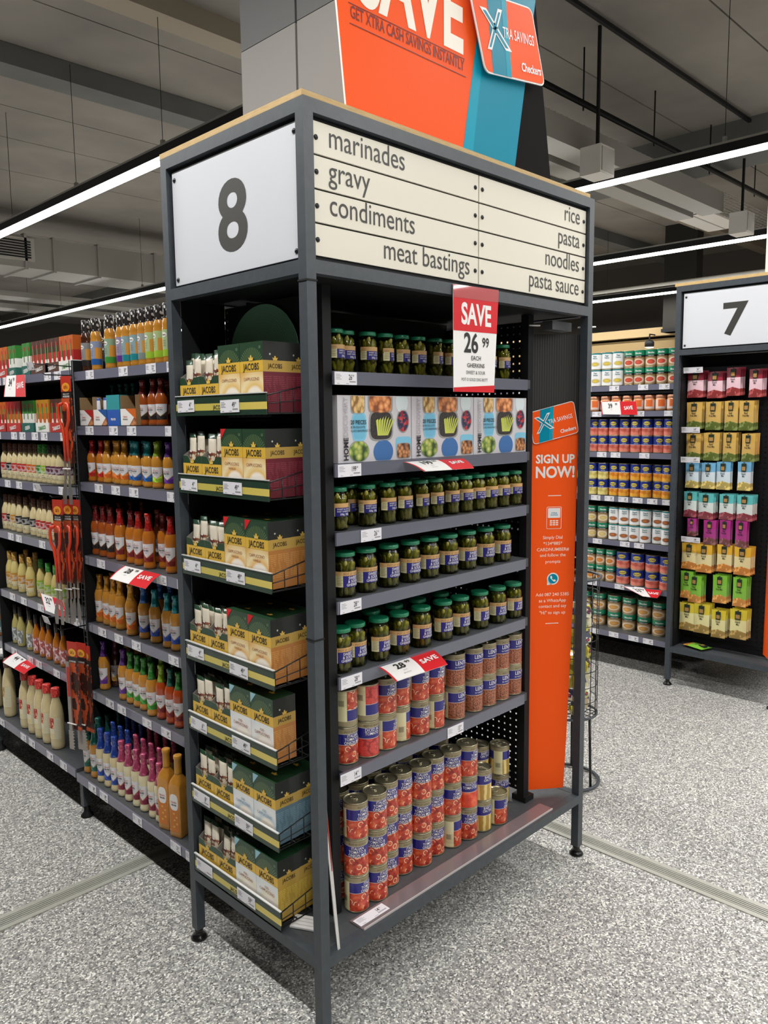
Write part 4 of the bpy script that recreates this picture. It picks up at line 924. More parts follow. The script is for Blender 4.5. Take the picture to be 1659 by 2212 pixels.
for bi, (zt_, kt, k1, k2) in enumerate(BK):
    yl, yr = .600, .172; b = thing('wire_basket', 'black wire basket with green and yellow strip, %s on the coffee rack' % (ordn[bi] if bi in (0, 6) else ordn[bi]+' down'), 'basket', (0, 0, zt_), 0)
    zb_ = -.050
    w_ = MB()                                       # wires
    xb = .170
    for y in (yl, yr):
        w_.tube([(.004, y, -.004), (.004, y, zb_), (xb, y, zb_), (xb, y, .03), (.004, y, -.004)], .0020, 5)
        w_.tube([(.004, y, -.026), (xb, y, -.012)], .0016, 5)
        for x in (.045, .09, .13): w_.tube([(x, y, zb_), (x, y, -.004+.034*(x-.004)/(xb-.004))], .0016, 5)
    for x in (.004, .06, .115, xb): w_.tube([(x, yl, zb_), (x, yr, zb_)], .0018, 5)
    w_.tube([(.004, yl, -.004), (.004, yr, -.004)], .0022, 5)
    for k in range(17): y = yl+(yr-yl)*(k+.5)/17; w_.tube([(.004, y, zb_-.002), (xb, y, zb_-.002)], .0014, 4)
    build(w_, 'wire_frame', M_wire, b)
    st = build(MB().box((-.003, yr-.004, zb_-.004), (.0, yl+.004, .002)), 'front_strip', M_strip, b)
    build(MB().box((-.0055, yr-.005, .001), (.001, yl+.005, .0035)), 'strip_edge', mat('clear_edge', C(214, 216, 214), .2, coat=.6), b)
    g = MB(); put_txt(g, 'JACOBS', .017, (-.0036, .385, -.0375), 0, .01, .85, 'C', ux=(0, -1, 0), uy=(0, 0, 1)); build(g, 'lettering', M_ink, b)
    for y0, pr, dz in ((.592, ['4.99', '4.99', '4.99', '4.99', '6.99', '8.99', ''][bi], -.044), (.372, ['49.99', '49.99', '49.99', '49.99', '49.99', '59.99', '59.99'][bi], -.046)):
        link('price_card', price_mesh(pr, .088), b, (-.0042, y0, dz+random.uniform(-.002, .004)), rot=(0, random.uniform(-.02, .02), -PI/2))
    z0 = zt_+zb_+.0020
    gp = 'coffee cartons in the %s basket' % ordn[bi]
    bn_ = 'the %s wire basket' % (ordn[bi] if bi in (0, 6) else ordn[bi])
    ys = (.3425, .2405)
    for row in (0, 1):
        x = .0068+row*(CD+.0015)
        for j, kk in enumerate((k1, k2)):
            if bi == 4 and row == 1: continue
            place('cof_'+kk, (x, ys[j]+(.002 if row else 0), z0), RZ+random.uniform(-.004, .004), '%s carton, %s, %s row of %s' % (fl[kk], 'beside the trays' if j == 0 else 'at the post end', 'back' if row else 'front', bn_), 'carton', gp)
        for y in (.5500, .4500):
            if row and bi in (0,): continue
            tl = 'open coffee sachet tray %s, %s row of %s' % ('at the shelving end' if y > .5 else 'beside the cartons', 'back' if row else 'front', bn_)
            place('tray_'+kt, (x, y-.006, z0), RZ, tl, 'tray', 'sachet trays in the %s basket' % ordn[bi])
            if row: continue
            ln_, lx = random.uniform(-.03, .03), random.uniform(-.03, .04)
            for q in range(6):
                yy = y-.006-.0215+.043*(q % 2); xx = x+.016+.019*(q//2)
                place('sachet', (xx, yy, z0+.0018+random.uniform(0, .022)), 0, 'coffee sachet, %s rank, %s side of the %s tray in %s' % (('front', 'middle', 'rear')[q//2], ('post', 'shelving')[q % 2], 'outer' if y > .5 else 'inner', bn_), 'sachet', 'coffee sachets in the %s basket' % ordn[bi], rot=(lx, ln_+random.uniform(-.004, .004), RZ+random.uniform(-.06, .06)), scale=(.97, 1, 1))
# dark green egg-shaped header card behind the top basket
pe = Pl((.169, 0, 0), (0, -1, 0), (0, 0, 1)); eg = thing('header_card', 'dark green egg-shaped header card above the top coffee basket', 'display card', (0, 0, 0))
cu, cv = pe.uv(567, 735)[0], 1.846; eh = pe.uv(567, 657)[1]-cv; ew = (pe.uv(640, 735)[0]-pe.uv(501, 735)[0])/2
cu = (pe.uv(640, 735)[0]+pe.uv(501, 735)[0])/2
pts = [(cu+.19, 1.80), (cu+.19, cv+.006)]+[(cu+ew*1.06*math.cos(a)*(1 if math.sin(a) < .3 else 1), cv+eh*math.sin(a)) for a in [k*PI/24 for k in range(25)]]+[(cu-.19, cv+.006), (cu-.19, 1.80)]
M_egg = mat('egg_card_green', rough=.45, fn=lambda t: t.mix(t.noise(12), C(112, 160, 132), C(124, 174, 144)))
mb = MB(); pe.slab(mb, pts, .002, 0); build(mb, 'card', M_egg, eg)
dt = MB()
for ring in range(9):
    for k in range(int(16+ring*4)):
        a = PI*(k+.5*(ring % 2))/(16+ring*4); rr = .36+.06*ring
        if math.sin(a)*rr*eh > .01: u, v = cu+ew*rr*math.cos(a), cv+eh*rr*math.sin(a); dt.add([pe.pt(u+.0014*dx, v+.0022*dz, .0006) for dx, dz in ((-1, 0), (0, -1), (1, 0), (0, 1))], [(0, 1, 2, 3)])
o = build(dt, 'dot_print', mat('egg_dots', C(176, 196, 158), .5), eg); o['kind'] = 'stuff'
pe.poly(dd := MB(), [(cu-.010, cv+.012), (cu, cv), (cu+.010, cv+.012), (cu, cv+.024)], .0008); build(dd, 'gold_diamond', M_crown, eg)
# ------------------------------------------------------------------ gondola shelving
M_glip = mat('gondola_edge_strip', C(112, 112, 130), .3, coat=.5)
def gondola(x0, bays, lab, cards=True, far0=0.0):
    "bays: [(y0, y1, [shelf heights], base height)]; shelves face -x"
    r = thing('aisle_shelving', lab, 'shelving', (x0, 0, 0))
    ys = sorted({b[0] for b in bays} | {b[1] for b in bays})
    foot = MB().lathe([(0, .026), (.006, .026), (.02, .014), (.03, .012), (.05, .012)], 12).mesh('levelling_foot', [M_black])
    for y in ys[1:]:
        build(MB().box((.60, y-.02, .05), (.64, y+.02, 2.0)).box((.10, y-.015, .05), (.13, y+.015, .17)), 'upright', M_steel, r)
        build(MB().box((.16, y-.006, .25), (.60, y+.006, 1.90)), 'side_board', M_black, r)
        link('levelling_foot', foot, r, (.118, y, 0))
    build(MB().box((.64, ys[0], .1), (.65, ys[-1], 1.98)), 'back_board', M_black, r)
    build(MB().box((.63, ys[0], .006), (.66, ys[-1], .1)), 'centre_plinth', M_black, r)
    for (y0, y1, zs, zb) in bays:
        ya = max(y0, far0)
        for i, z in enumerate(zs+[zb]): build(MB().box((.66, ya+.008, z-.03), (1.22 if i == len(zs) else 1.135, y1-.008, z-.0005)).box((1.215 if i == len(zs) else 1.13, ya+.005, z-.036), (1.221 if i == len(zs) else 1.136, y1-.005, z-.031)), 'rear_shelf', M_deck, r)
        for i, z in enumerate(zs+[zb]):
            xf = .08 if i == len(zs) else .165
            s_ = build(MB().box((xf+.006, y0+.008, z-.03), (.60, y1-.008, z-.0005)), 'shelf', M_deck, r)
            build(MB().box((xf, y0+.005, z-.036), (xf+.006, y1-.005, z-.001)), 'edge_holder', M_glip, s_)
            y = y1-.08-random.uniform(0, .1)
            while cards and y > y0+.10:
                link('price_card', price_mesh(random.choice(('18.99', '24.99', '28.99', '32.99', '21.99')), .068), s_, (xf-.001, y, z-.035), rz=-PI/2)
                y -= random.choice((.10, .14, .2, .27))
    return r
ZA = [1.855, 1.640, 1.415, 1.113, .830, .540]; ZBB = [1.865, 1.613, 1.385, 1.130, .830, .550]
gondola(0, [(.66, 1.66, ZA, .205), (1.66, 2.645, ZBB, .215), (2.645, 3.64, ZBB, .215)], 'long dark shelving of sauces behind the number eight unit', far0=1.28)

# ------------------------------------------------------------------ bottles
def interp(prof, z):
    for (z0, r0), (z1, r1) in zip(prof, prof[1:]):
        if z0 <= z <= z1: return r0+(r1-r0)*(z-z0)/max(1e-6, z1-z0)
    return prof[-1][1]
def lab_prof(prof, z0, z1, n=6): return [(z0+(z1-z0)*k/n, interp(prof, z0+(z1-z0)*k/n)) for k in range(n+1)]
PERI = [(0, .022), (.003, .0265), (.012, .0275), (.022, .0245), (.05, .0242), (.085, .0265), (.105, .0285), (.122, .0275), (.138, .021), (.152, .0150), (.17, .0130), (.186, .0125)]
def sauce(name, c): return mat('sauce_'+name, c, .22, coat=.8, fn=lambda t: t.mix(t.noise(35, 3), tuple(v*.72 for v in c), c))
SAU = {'orange': C(196, 116, 34), 'mustard': C(206, 142, 52), 'rust': C(168, 82, 28), 'red': C(186, 74, 24), 'cream': C(226, 208, 160), 'pale': C(232, 220, 178), 'olive': C(196, 184, 116), 'dark': C(70, 36, 22), 'butter': C(226, 206, 132)}
COLR = {'red': C(178, 34, 30), 'maroon': C(112, 28, 26), 'black': C(34, 28, 28), 'yellow': C(198, 138, 38), 'orange': C(206, 100, 30), 'blue': C(28, 84, 150), 'teal': C(26, 128, 136), 'lime': C(150, 184, 48), 'purple': C(92, 44, 132), 'green': C(54, 134, 50), 'pink': C(172, 70, 104), 'navy': C(32, 66, 148), 'brown': C(84, 50, 36), 'white': C(232, 230, 224), 'dgreen': C(30, 96, 84), 'plum': C(96, 44, 70), 'grey': C(120, 130, 130), 'rcap': C(186, 48, 42), 'gold': C(178, 138, 70), 'burg': C(120, 30, 56)}
def cm(k, rough=.35, coat=.4): return mat('plastic_'+k, COLR[k], rough, coat=coat)
def peri_label(band):
    c = COLR[band]
    def f(t):
        a = t.ang(); lim = t.m('ADD', .042, t.m('MULTIPLY', t.m('ABSOLUTE', t.m('SUBTRACT', a, .25)), .017))
        pat = t.mix(t.gt(t.noise(48, 3), .54), c, tuple(min(1, v*1.9+.02) for v in c)); w_ = C(226, 224, 226)
        edge = t.inb(t.m('SUBTRACT', t.z, lim), -.0025, 0.0)
        return t.mix(t.gt(t.z, lim), t.mix(edge, pat, C(196, 160, 110)), w_)
    return mat('peri_label_'+band, rough=.4, fn=f)
def make_peri(sc_, neck, band, foil=False):
    r = thing('sauce_bottle', None, None)
    build(MB().lathe(PERI, 18), 'bottle', sauce(sc_, SAU[sc_]), r)
    sl = [(z, q+.0006) for z, q in PERI if z >= .138]
    if foil: sl = [(.128, .0262), (.138, .0218), (.152, .0158), (.17, .0138)]
    build(MB().lathe(sl+[(.186, .0142), (.189, .0158), (.199, .0158), (.2015, .0140), (.2018, .004)], 16), 'neck_sleeve', mat('foil_'+neck, COLR[neck], .25, metal=.35, coat=.5, fn=lambda t: t.mix(t.gt(t.noise(90, 2), .58), COLR[neck], tuple(min(1, v*1.7+.03) for v in COLR[neck]))), r)
    build(MB().patch(lab_prof(PERI, .026, .092), -1.45, 1.45, 14, off=.0005), 'label', peri_label(band), r)
    t = MB(); R = .0265
    put_txt(t, "Nando's", .0095, (0, 0, .0735), 0, .01, .9, 'C', R=R, a0=.1); put_txt(t, 'PERi-PERi', .0088, (0, 0, .0645), 1, .02, .8, 'C', R=R, a0=.1); put_txt(t, 'SAUCE', .005, (0, 0, .0575), 1, 0, .9, 'C', R=R, a0=.15)
    for u, v, a, b in ((-.16, .083, .0016, .0042), (-.12, .0865, .0026, .0022), (-.2, .088, .0012, .0026)):
        t.add([(R*math.sin(u+.1+a/R*math.cos(k*PI/4))*1.012, -R*math.cos(u+.1+a/R*math.cos(k*PI/4))*1.012, v+b*math.sin(k*PI/4)) for k in range(8)], [list(range(8))], 1)
    build(t, 'lettering', [mat('red_ink', C(190, 50, 50), .6), M_ink], r)
    return r
SQZ = [(0, .026), (.004, .0295), (.012, .030), (.016, .0285), (.02, .030), (.118, .0305), (.124, .0285), (.130, .0305), (.142, .027), (.152, .0215), (.158, .019)]
def make_squeeze(sc_, lb):
    r = thing('squeeze_bottle', None, None); c = COLR[lb]
    build(MB().lathe(SQZ, 18), 'bottle', sauce(sc_, SAU[sc_]), r)
    spots = mat('spotted_black_wrap', rough=.35, coat=.3, fn=lambda t: t.mix(t.lt(t.vor(70), .38), C(34, 30, 30), C(222, 216, 212)))
    build(MB().lathe([(.150, .0225), (.158, .0205), (.163, .0205), (.165, .0235), (.200, .0235), (.202, .021), (.202, .004)], 16), 'cap_wrap', spots, r)
    build(MB().patch(lab_prof(SQZ, .022, .112, 3), -1.9, 1.9, 16), 'label', mat('squeeze_label_'+lb, rough=.4, fn=lambda t: t.zstep([(.0, tuple(min(1, v*1.1) for v in c)), (.045, t.mix(t.gt(t.ang(), .55), tuple(.55*v+.25 for v in c), SAU['mustard'])), (.088, tuple(.6*v+.22 for v in c))])), r)
    t = MB(); put_txt(t, 'Steers', .009, (0, 0, .092), 0, .02, 1, 'C', R=.0315, a0=-.25)
    for k in range(3): put_txt(t, 'SAUCE', .006, (0, 0, .072-k*.008), 0, .0, .9, 'C', R=.0315, a0=-.2)
    t2 = oval(MB(), .0311, -.25, .095, .5, .008); build(t2, 'logo_patch', M_white, r)
    build(t, 'lettering', [mat('logo_brown', C(100, 50, 40), .5)], r)
    return r
DRS = [(0, .024), (.003, .0275), (.014, .028), (.018, .0265), (.022, .028), (.085, .0285), (.105, .026), (.122, .018), (.136, .0125), (.146, .012)]
def make_dressing(sc_, cap, lb):
    r = thing('dressing_bottle', None, None); c = COLR[lb]
    build(MB().lathe(DRS, 16), 'bottle', sauce(sc_, SAU[sc_]), r)
    build(MB().lathe([(.134, .0140), (.138, .0155), (.172, .0155), (.175, .014), (.175, .003)], 14), 'cap', mat('cap_print_'+cap, rough=.4, fn=lambda t: t.mix(t.gt(t.noise(120, 2), .56), COLR[cap], tuple(min(1, v*1.8+.04) for v in COLR[cap]))), r)
    build(MB().patch(lab_prof(DRS, .020, .080, 3), -1.5, 1.5, 12), 'label', mat('dress_label_%s_%s' % (lb, sc_), rough=.4, fn=lambda t: t.zstep([(0, C(224, 214, 176)), (.042, t.mix(t.gt(t.noise(42, 3), .5), c, tuple(min(1, .5*v+.35) for v in c))), (.072, c)])), r)
    t = MB()
    for k, wd in enumerate(('salad', 'dressing')): put_txt(t, wd, .008, (0, 0, .033-k*.009), 0, .0, .95, 'C', R=.0292)
    build(t, 'lettering', [mat('brown_ink', C(90, 60, 30), .6)], r)
    return r
SLM = [(0, .022), (.003, .0255), (.012, .026), (.09, .0265), (.112, .022), (.13, .0135), (.15, .0115), (.165, .011)]
def make_slim(sc_, cap, lb):
    r = thing('hot_sauce_bottle', None, None); c = COLR[lb]
    build(MB().lathe(SLM, 16), 'bottle', sauce(sc_, SAU[sc_]), r)
    build(MB().lathe([(.148, .0130), (.155, .0140), (.194, .0135), (.196, .012), (.196, .003)], 14), 'cap', cm(cap), r)
    build(MB().patch(lab_prof(SLM, .018, .082, 2), -1.4, 1.4, 12), 'label', mat('slim_label_%s' % lb, rough=.45, fn=lambda t: t.mix(t.gt(t.noise(95, 2, (1, 1, .6)), .55), tuple(.7*v+.08 for v in c), tuple(min(1, v*.3+.6) for v in c))), r)
    return r
BIG = [(0, .035), (.004, .042), (.02, .044), (.09, .045), (.15, .0445), (.19, .038), (.215, .027), (.235, .0215), (.242, .0215)]
def make_big(sc_, cap, lb):
    r = thing('mayonnaise_bottle', None, None); c = COLR[lb]
    build(MB().lathe(BIG, 20), 'bottle', sauce(sc_, SAU[sc_]), r)
    build(MB().lathe([(.236, .0275), (.240, .0285), (.272, .0275), (.276, .025), (.276, .004)], 18), 'cap', mat('cap_print_'+cap, rough=.4, fn=lambda t: t.mix(t.gt(t.noise(120, 2), .56), COLR[cap], tuple(min(1, v*1.8+.04) for v in COLR[cap]))), r)
    build(MB().patch(lab_prof(BIG, .05, .145, 3), -1.3, 1.3, 14), 'label', mat('big_label_%s' % lb, rough=.4, fn=lambda t: t.mix(t.gt(t.ang(), .35), t.zstep([(0, C(224, 210, 160)), (.075, C(230, 220, 190)), (.098, t.mix(t.gt(t.noise(60), .55), c, C(226, 196, 150)))]), t.mix(t.gt(t.m('SINE', t.m('MULTIPLY', t.z, 900.0)), .4), C(222, 216, 188), C(190, 182, 150)))), r)
    return r
def make_square():
    r = thing('square_sauce_bottle', None, None); mb = MB(); w_ = .031
    def ring(z, a, b): return round_rect(-a, -a, a, a, b, 3)
    lev = [(0, w_*.96, .006), (.006, w_, .007), (.185, w_, .007), (.205, w_*.86, .014), (.222, .0165, .0150), (.232, .0145, .0140), (.275, .0145, .0140)]
    n = 16; vs = []; fs = []
    for z, a, b in lev: vs += [(x, y, z) for x, y in ring(z, a, b)]
    for j in range(len(lev)-1): fs += [(j*n+k, j*n+(k+1) % n, (j+1)*n+(k+1) % n, (j+1)*n+k) for k in range(n)]
    fs += [tuple(range(n))[::-1]]; mb.add(vs, fs, 0, True); build(mb, 'bottle', sauce('mustard', SAU['orange']), r)
    build(MB().lathe([(.226, .0165), (.232, .0152), (.276, .0152), (.28, .0175), (.291, .0175), (.293, .015), (.292, .004)], 16), 'neck_sleeve', cm('yellow'), r)
    p = MB(); y = -w_-.0008; rect(p, -.024, .02, .024, .115, y, 1); disc(p, (0, y-.0003, .130), .022, .030, 0, 20, pw=.7)
    for k in range(5): disc(p, (random.uniform(-.015, .015), y-.0006, .04+.012*k), .006, .004, 2, 6)
    build(p, 'label', [M_white, mat('square_label_orange', C(206, 122, 48), .4), mat('square_label_yellow', C(226, 176, 80), .4)], r)
    t = MB(); put_txt(t, "Nando's", .0105, (0, y-.0008, .127), 0, .01, .9); put_txt(t, 'PERi-PERi', .0085, (0, y-.0008, .117), 1, .02, .8); build(t, 'lettering', [mat('red_ink'), M_ink], r)
    return r
OCB = {}
def shelf_row(items, x, z, where, rzj=.25, dz=0, ref='the number eight unit'):
    fr = sorted((i for i in items if (i[4] if len(i) > 4 else 0) < .04), key=lambda i: -i[0]); order = {id(i): k for k, i in enumerate(fr)}
    for it in items:
        px, fam, args, desc = it[:4]; dx = it[4] if len(it) > 4 else 0.0; s = it[5] if len(it) > 5 else 1.0
        key = fam+'_'+'_'.join(map(str, args))
        proto(key, lambda: {'peri': make_peri, 'sqz': make_squeeze, 'drs': make_dressing, 'slm': make_slim, 'big': make_big, 'sqr': make_square}[fam](*args))
        y = slide(px, 1, x=x+dx, z=z+.03); sx_ = FAMX[fam]*(.93 if s == 1.1 or s < .9 else 1); rr = FAMR[fam]*sx_
        lo, hi = (1.66, 2.645) if ref == 'the tongs' and y < 2.645 else ((2.645, 3.64) if ref == 'the tongs' else (.66, 1.66))
        y = min(max(y, lo+rr+.008), hi-rr-.008)
        xx, y = settle(OCB.setdefault(round(z, 3), []), x+dx, y, rr, .003, 0)
        place(key, (xx, y, z+.0005), RZ+random.uniform(-rzj, rzj)+.25, ('%s, %s from %s, %s' % (desc, ORD[order[id(it)]], ref, where)) if id(it) in order else '%s behind the front row, %s' % (desc, where), 'bottle', desc+', '+where, (sx_, sx_, s))
XA = .213
# bay A, next to the unit
shelf_row([(169, 'sqz', ('dark', 'black'), 'dark squeeze bottle with black label'), (181, 'sqz', ('dark', 'grey'), 'dark squeeze bottle with grey label')] +
          [(px, 'sqz', ('mustard', lb), 'mustard squeeze bottle with %s label' % dn, dx) for px, lb, dn, dx in ((193, 'blue', 'blue', 0), (210, 'blue', 'blue', 0), (226, 'lime', 'lime', .06), (240, 'green', 'green', -.005), (265, 'purple', 'purple', 0), (277, 'teal', 'teal', 0), (295, 'teal', 'teal', 0), (312, 'grey', 'grey', 0), (328, 'lime', 'lime', 0), (347, 'lime', 'lime', 0), (366, 'lime', 'lime', 0),
           (200, 'blue', 'blue', .07), (250, 'green', 'green', .07), (285, 'teal', 'teal', .07), (305, 'grey', 'grey', .07), (338, 'lime', 'lime', .07), (357, 'lime', 'lime', .07))], XA, ZA[0], 'top shelf')
W2 = 'second shelf'
shelf_row([(px, 'peri', ('rust', 'maroon', 'black'), 'rust sauce bottle with maroon neck', dx, .82) for px, dx in ((311, 0), (322, 0.0), (334, 0), (351, -.005), (365, .07))] +
          [(px, 'peri', ('olive', 'dgreen', 'dgreen'), 'shadowed sauce bottle with green neck', .10, .82) for px in (222, 236, 250, 264, 278, 292)], XA, ZA[1], W2)
A3 = [(189, 'red', 'red'), (205, 'red', 'red'), (222, 'red', 'red'), (235, 'yellow', 'orange'), (246, 'yellow', 'orange'), (258, 'yellow', 'orange'), (272, 'yellow', 'orange'), (284, 'teal', 'blue'), (298, 'teal', 'blue'), (310, 'teal', 'blue'), (323, 'teal', 'blue'), (342, 'lime', 'lime'), (367, 'purple', 'purple'), (378, 'purple', 'purple')]
shelf_row([(px, 'peri', ('orange' if nk == 'red' else 'mustard', nk, bd), 'small orange sauce bottle with %s neck' % nk, 0, .83) for px, nk, bd in A3] + [(px+5, 'peri', ('mustard', nk, bd), 'small orange sauce bottle with %s neck' % nk, .07, .83) for px, nk, bd in A3[1:12:2]], XA, ZA[2], 'third shelf')
A4 = [(196, 'maroon', 'black'), (210, 'maroon', 'black'), (227, 'maroon', 'black'), (243, 'maroon', 'black'), (263, 'red', 'maroon'), (287, 'maroon', 'maroon'), (303, 'red', 'maroon'), (324, 'red', 'maroon', -.01), (356, 'maroon', 'maroon', .03), (372, 'red', 'maroon')]
shelf_row([(a[0], 'peri', ('rust' if a[2] == 'black' else 'orange', a[1], a[2]), 'large sauce bottle with %s neck' % ('maroon' if a[1] == 'maroon' else 'red'), (a[3] if len(a) > 3 else 0), 1.02) for a in A4] + [(px, 'peri', ('rust', 'maroon', 'black'), 'large sauce bottle with maroon neck', .08, 1.02) for px in (205, 235, 260, 345)], XA, ZA[3], 'fourth shelf')
A5 = [(208, 'yellow', 'orange'), (223, 'yellow', 'orange'), (235, 'yellow', 'orange'), (249, 'yellow', 'orange'), (263, 'yellow', 'orange'), (286, 'yellow', 'orange', -.012), (314, 'blue', 'navy'), (338, 'teal', 'navy'), (365, 'teal', 'navy'), (383, 'teal', 'navy')]
shelf_row([(a[0], 'peri', ('mustard', a[1], a[2]), 'large sauce bottle with %s neck' % a[1], (a[3] if len(a) > 3 else 0), 1.0) for a in A5] + [(px, 'peri', ('mustard', nk, bd), 'large sauce bottle with %s neck' % nk, .08, 1.0) for px, nk, bd in ((230, 'yellow', 'orange'), (255, 'yellow', 'orange'), (350, 'blue', 'navy'), (372, 'blue', 'navy'), (192, 'plum', 'plum'))], XA, ZA[4], 'fifth shelf')
A6 = [('mustard', 223, 'purple', 'purple'), ('mustard', 270, 'purple', 'purple'), ('mustard', 286, 'green', 'green'), ('mustard', 301, 'green', 'green'), ('mustard', 315, 'green', 'green'), ('mustard', 331, 'green', 'green', -.01), ('red', 352, 'lime', 'maroon'), ('red', 372, 'dgreen', 'maroon'), ('red', 390, 'green', 'maroon'), ('dark', 189, 'plum', 'gold'), ('dark', 200, 'gold', 'gold'), ('mustard', 256, 'purple', 'purple', .09), ('mustard', 244, 'purple', 'purple', .08), ('mustard', 330, 'green', 'green', .08), ('red', 352, 'lime', 'maroon', .08), ('red', 378, 'dgreen', 'maroon', .08)]
shelf_row([(a[1], 'peri', (a[0], a[2], a[3]), '%s sauce bottle with %s neck' % (a[0] if a[0] != 'red' else 'red-orange', {'dgreen': 'teal'}.get(a[2], a[2])), (a[4] if len(a) > 4 else 0), 1.03) for a in A6], XA, ZA[5], 'sixth shelf')
W7 = 'lowest shelf'
A7 = [('mustard', 181, 'dgreen', 'dgreen'), ('mustard', 194, 'dgreen', 'dgreen'), ('mustard', 208, 'dgreen', 'dgreen'), ('cream', 222, 'navy', 'navy'), ('cream', 237, 'navy', 'navy'), ('cream', 252, 'navy', 'navy')] + [('pale', px, 'pink', 'burg') for px in (267, 282, 299, 315, 334, 349)]
back7 = [('mustard', 205, 'dgreen', 'dgreen', .07), ('mustard', 222, 'dgreen', 'dgreen', .07), ('cream', 250, 'navy', 'navy', .07), ('cream', 266, 'navy', 'navy', .07), ('cream', 281, 'navy', 'navy', .07)] + [('pale', px, 'pink', 'burg', .07) for px in (299, 315, 332, 350)] + [('mustard', 235, 'dgreen', 'dgreen', .14), ('cream', 280, 'navy', 'navy', .14), ('cream', 294, 'navy', 'navy', .14), ('cream', 310, 'navy', 'navy', .14)] + [('pale', px, 'pink', 'burg', .14) for px in (328, 343, 362, 380)]
shelf_row([(a[1], 'peri', (a[0], a[2], a[3], True), '%s bottle with %s foil neck' % ({'pale': 'off-white', 'cream': 'cream', 'mustard': 'mustard'}[a[0]], {'dgreen': 'teal', 'navy': 'blue'}.get(a[2], a[2])), (a[4] if len(a) > 4 else 0), 1.1) for a in A7+back7], .125, .205, W7, .35)
shelf_row([(365, 'sqr', (), 'tall square orange sauce bottle', .0), (390, 'sqr', (), 'tall square orange sauce bottle', 0)], .122, .205, W7, .05)
# bay B, beyond the hanging tongs
WB = 'beyond'
B3 = [(14, 'brown', 'red'), (26, 'brown', 'black'), (37, 'brown', 'rcap'), (49, 'brown', 'rcap'), (59, 'brown', 'rcap'), (70, 'brown', 'orange'), (81, 'brown', 'orange'), (91, 'green', 'green'), (101, 'green', 'lime'), (112, 'black', 'plum'), (122, 'black', 'plum'), (133, 'black', 'plum'), (4, 'orange', 'orange'), (142, 'black', 'plum')]
shelf_row([(px, 'drs', ('cream', cp, lb), 'cream bottle with %s cap and %s label' % (cp, {'rcap': 'red'}.get(lb, lb)), 0, .98) for px, cp, lb in B3] + [(px+4, 'drs', ('cream', 'brown', 'black'), 'cream dressing bottle with brown cap', .065, .98) for px in (20, 45, 70, 95, 120)], XA, ZBB[2], 'third shelf beyond', ref='the tongs')
shelf_row([(px, 'drs', ('cream', 'brown', lb), 'cream bottle with brown cap and %s label' % lb, 0, 1.0) for px, lb in ((12, 'red'), (24, 'black'), (34, 'yellow'), (46, 'black'), (60, 'black'), (77, 'black'), (90, 'red'), (100, 'red'), (2, 'black'), (112, 'red'), (124, 'red'), (136, 'red'))] + [(px, 'drs', ('cream', 'brown', 'black'), 'cream dressing bottle with brown cap', .065, 1.0) for px in (20, 45, 70, 95)], XA, ZBB[3], 'middle shelf beyond', ref='the tongs')
shelf_row([(5, 'slm', ('dark', 'white', 'teal'), 'dark bottle with white cap', 0, 1.0)] + [(px, 'drs', ('butter', 'gold', 'yellow'), 'buttery dressing bottle with gold cap', dx, 1.08) for px, dx in ((25, .0), (35, .0), (51, 0), (68, -.01), (60, .065), (80, .065))] + [(px, 'drs', ('butter', 'green', 'lime'), 'buttery dressing bottle with green cap', dx, 1.05) for px, dx in ((92, .02), (108, 0), (124, 0), (138, 0))], XA, ZBB[4], 'SAVE 32.99 shelf', ref='the tongs')
shelf_row([(3, 'slm', ('orange', 'white', 'teal'), 'orange bottle with white cap', 0, 1.05), (14, 'slm', ('orange', 'white', 'teal'), 'orange bottle with white cap', 0, 1.05)] + [(px, 'slm', ('olive', 'black', 'grey'), 'pale green hot sauce bottle with black cap', dx, 1.02) for px, dx in ((27, 0), (37, 0), (48, -.005), (58, .02), (68, 0))] + [(px, 'slm', ('orange', 'black', 'rcap'), 'orange hot sauce bottle with black cap', 0, .98) for px in (82, 96, 109, 126, 140)], XA, ZBB[5], 'SAVE 44.99 shelf', ref='the tongs')
shelf_row([(-4, 'big', ('cream', 'brown', 'gold'), 'large mayonnaise bottle with brown cap', 0, 1.0), (23, 'big', ('cream', 'brown', 'gold'), 'large mayonnaise bottle with brown cap', 0, 1.05)] + [(px, 'big', ('cream', 'rcap', 'rcap'), 'large mayonnaise bottle with red cap', 0, .98 if k < 4 else 1.0) for k, px in enumerate((59, 76, 91, 107, 126))], .128, .215, 'lowest shelf beyond', .15, ref='the tongs')
# ------------------------------------------------------------------ small hot-sauce cartons with display trays (bay B) and white cartons (bay A)
def make_smallbox(c, c2):
    r = thing('hot_sauce_carton', None, None); w_, h = .042, .138
    build(MB().box((-w_/2, 0, 0), (w_/2, w_, h)), 'carton', mat('hs_carton_'+c, COLR[c], .4, coat=.2, fn=lambda t: t.mix(t.inb(t.z, .03, .08), tuple(v*.9 for v in COLR[c]), COLR[c2])), r)
    p = MB(); y = -.0008
    p.add([(-.014, y, .004), (.014, y, .004), (.014, y, .030), (.006, y, .055), (-.006, y, .055), (-.014, y, .030)], [(0, 1, 2, 3, 4, 5)], 0)
    p.add([(-.005, y, .055), (.005, y, .055), (.005, y, .105), (-.005, y, .105)], [(0, 1, 2, 3)], 1); rect(p, -.006, .105, .006, .122, y, 2)
    p.add([(0, y-.0003, .010), (.011, y-.0003, .026), (0, y-.0003, .042), (-.011, y-.0003, .026)], [(0, 1, 2, 3)], 3)
    build(p, 'bottle_picture', [mat('hs_pic_pale', C(226, 226, 214), .5), mat('hs_pic_neck', C(90, 130, 70), .5), mat('hs_pic_cap', C(180, 50, 40), .5), M_white], r)
    return r
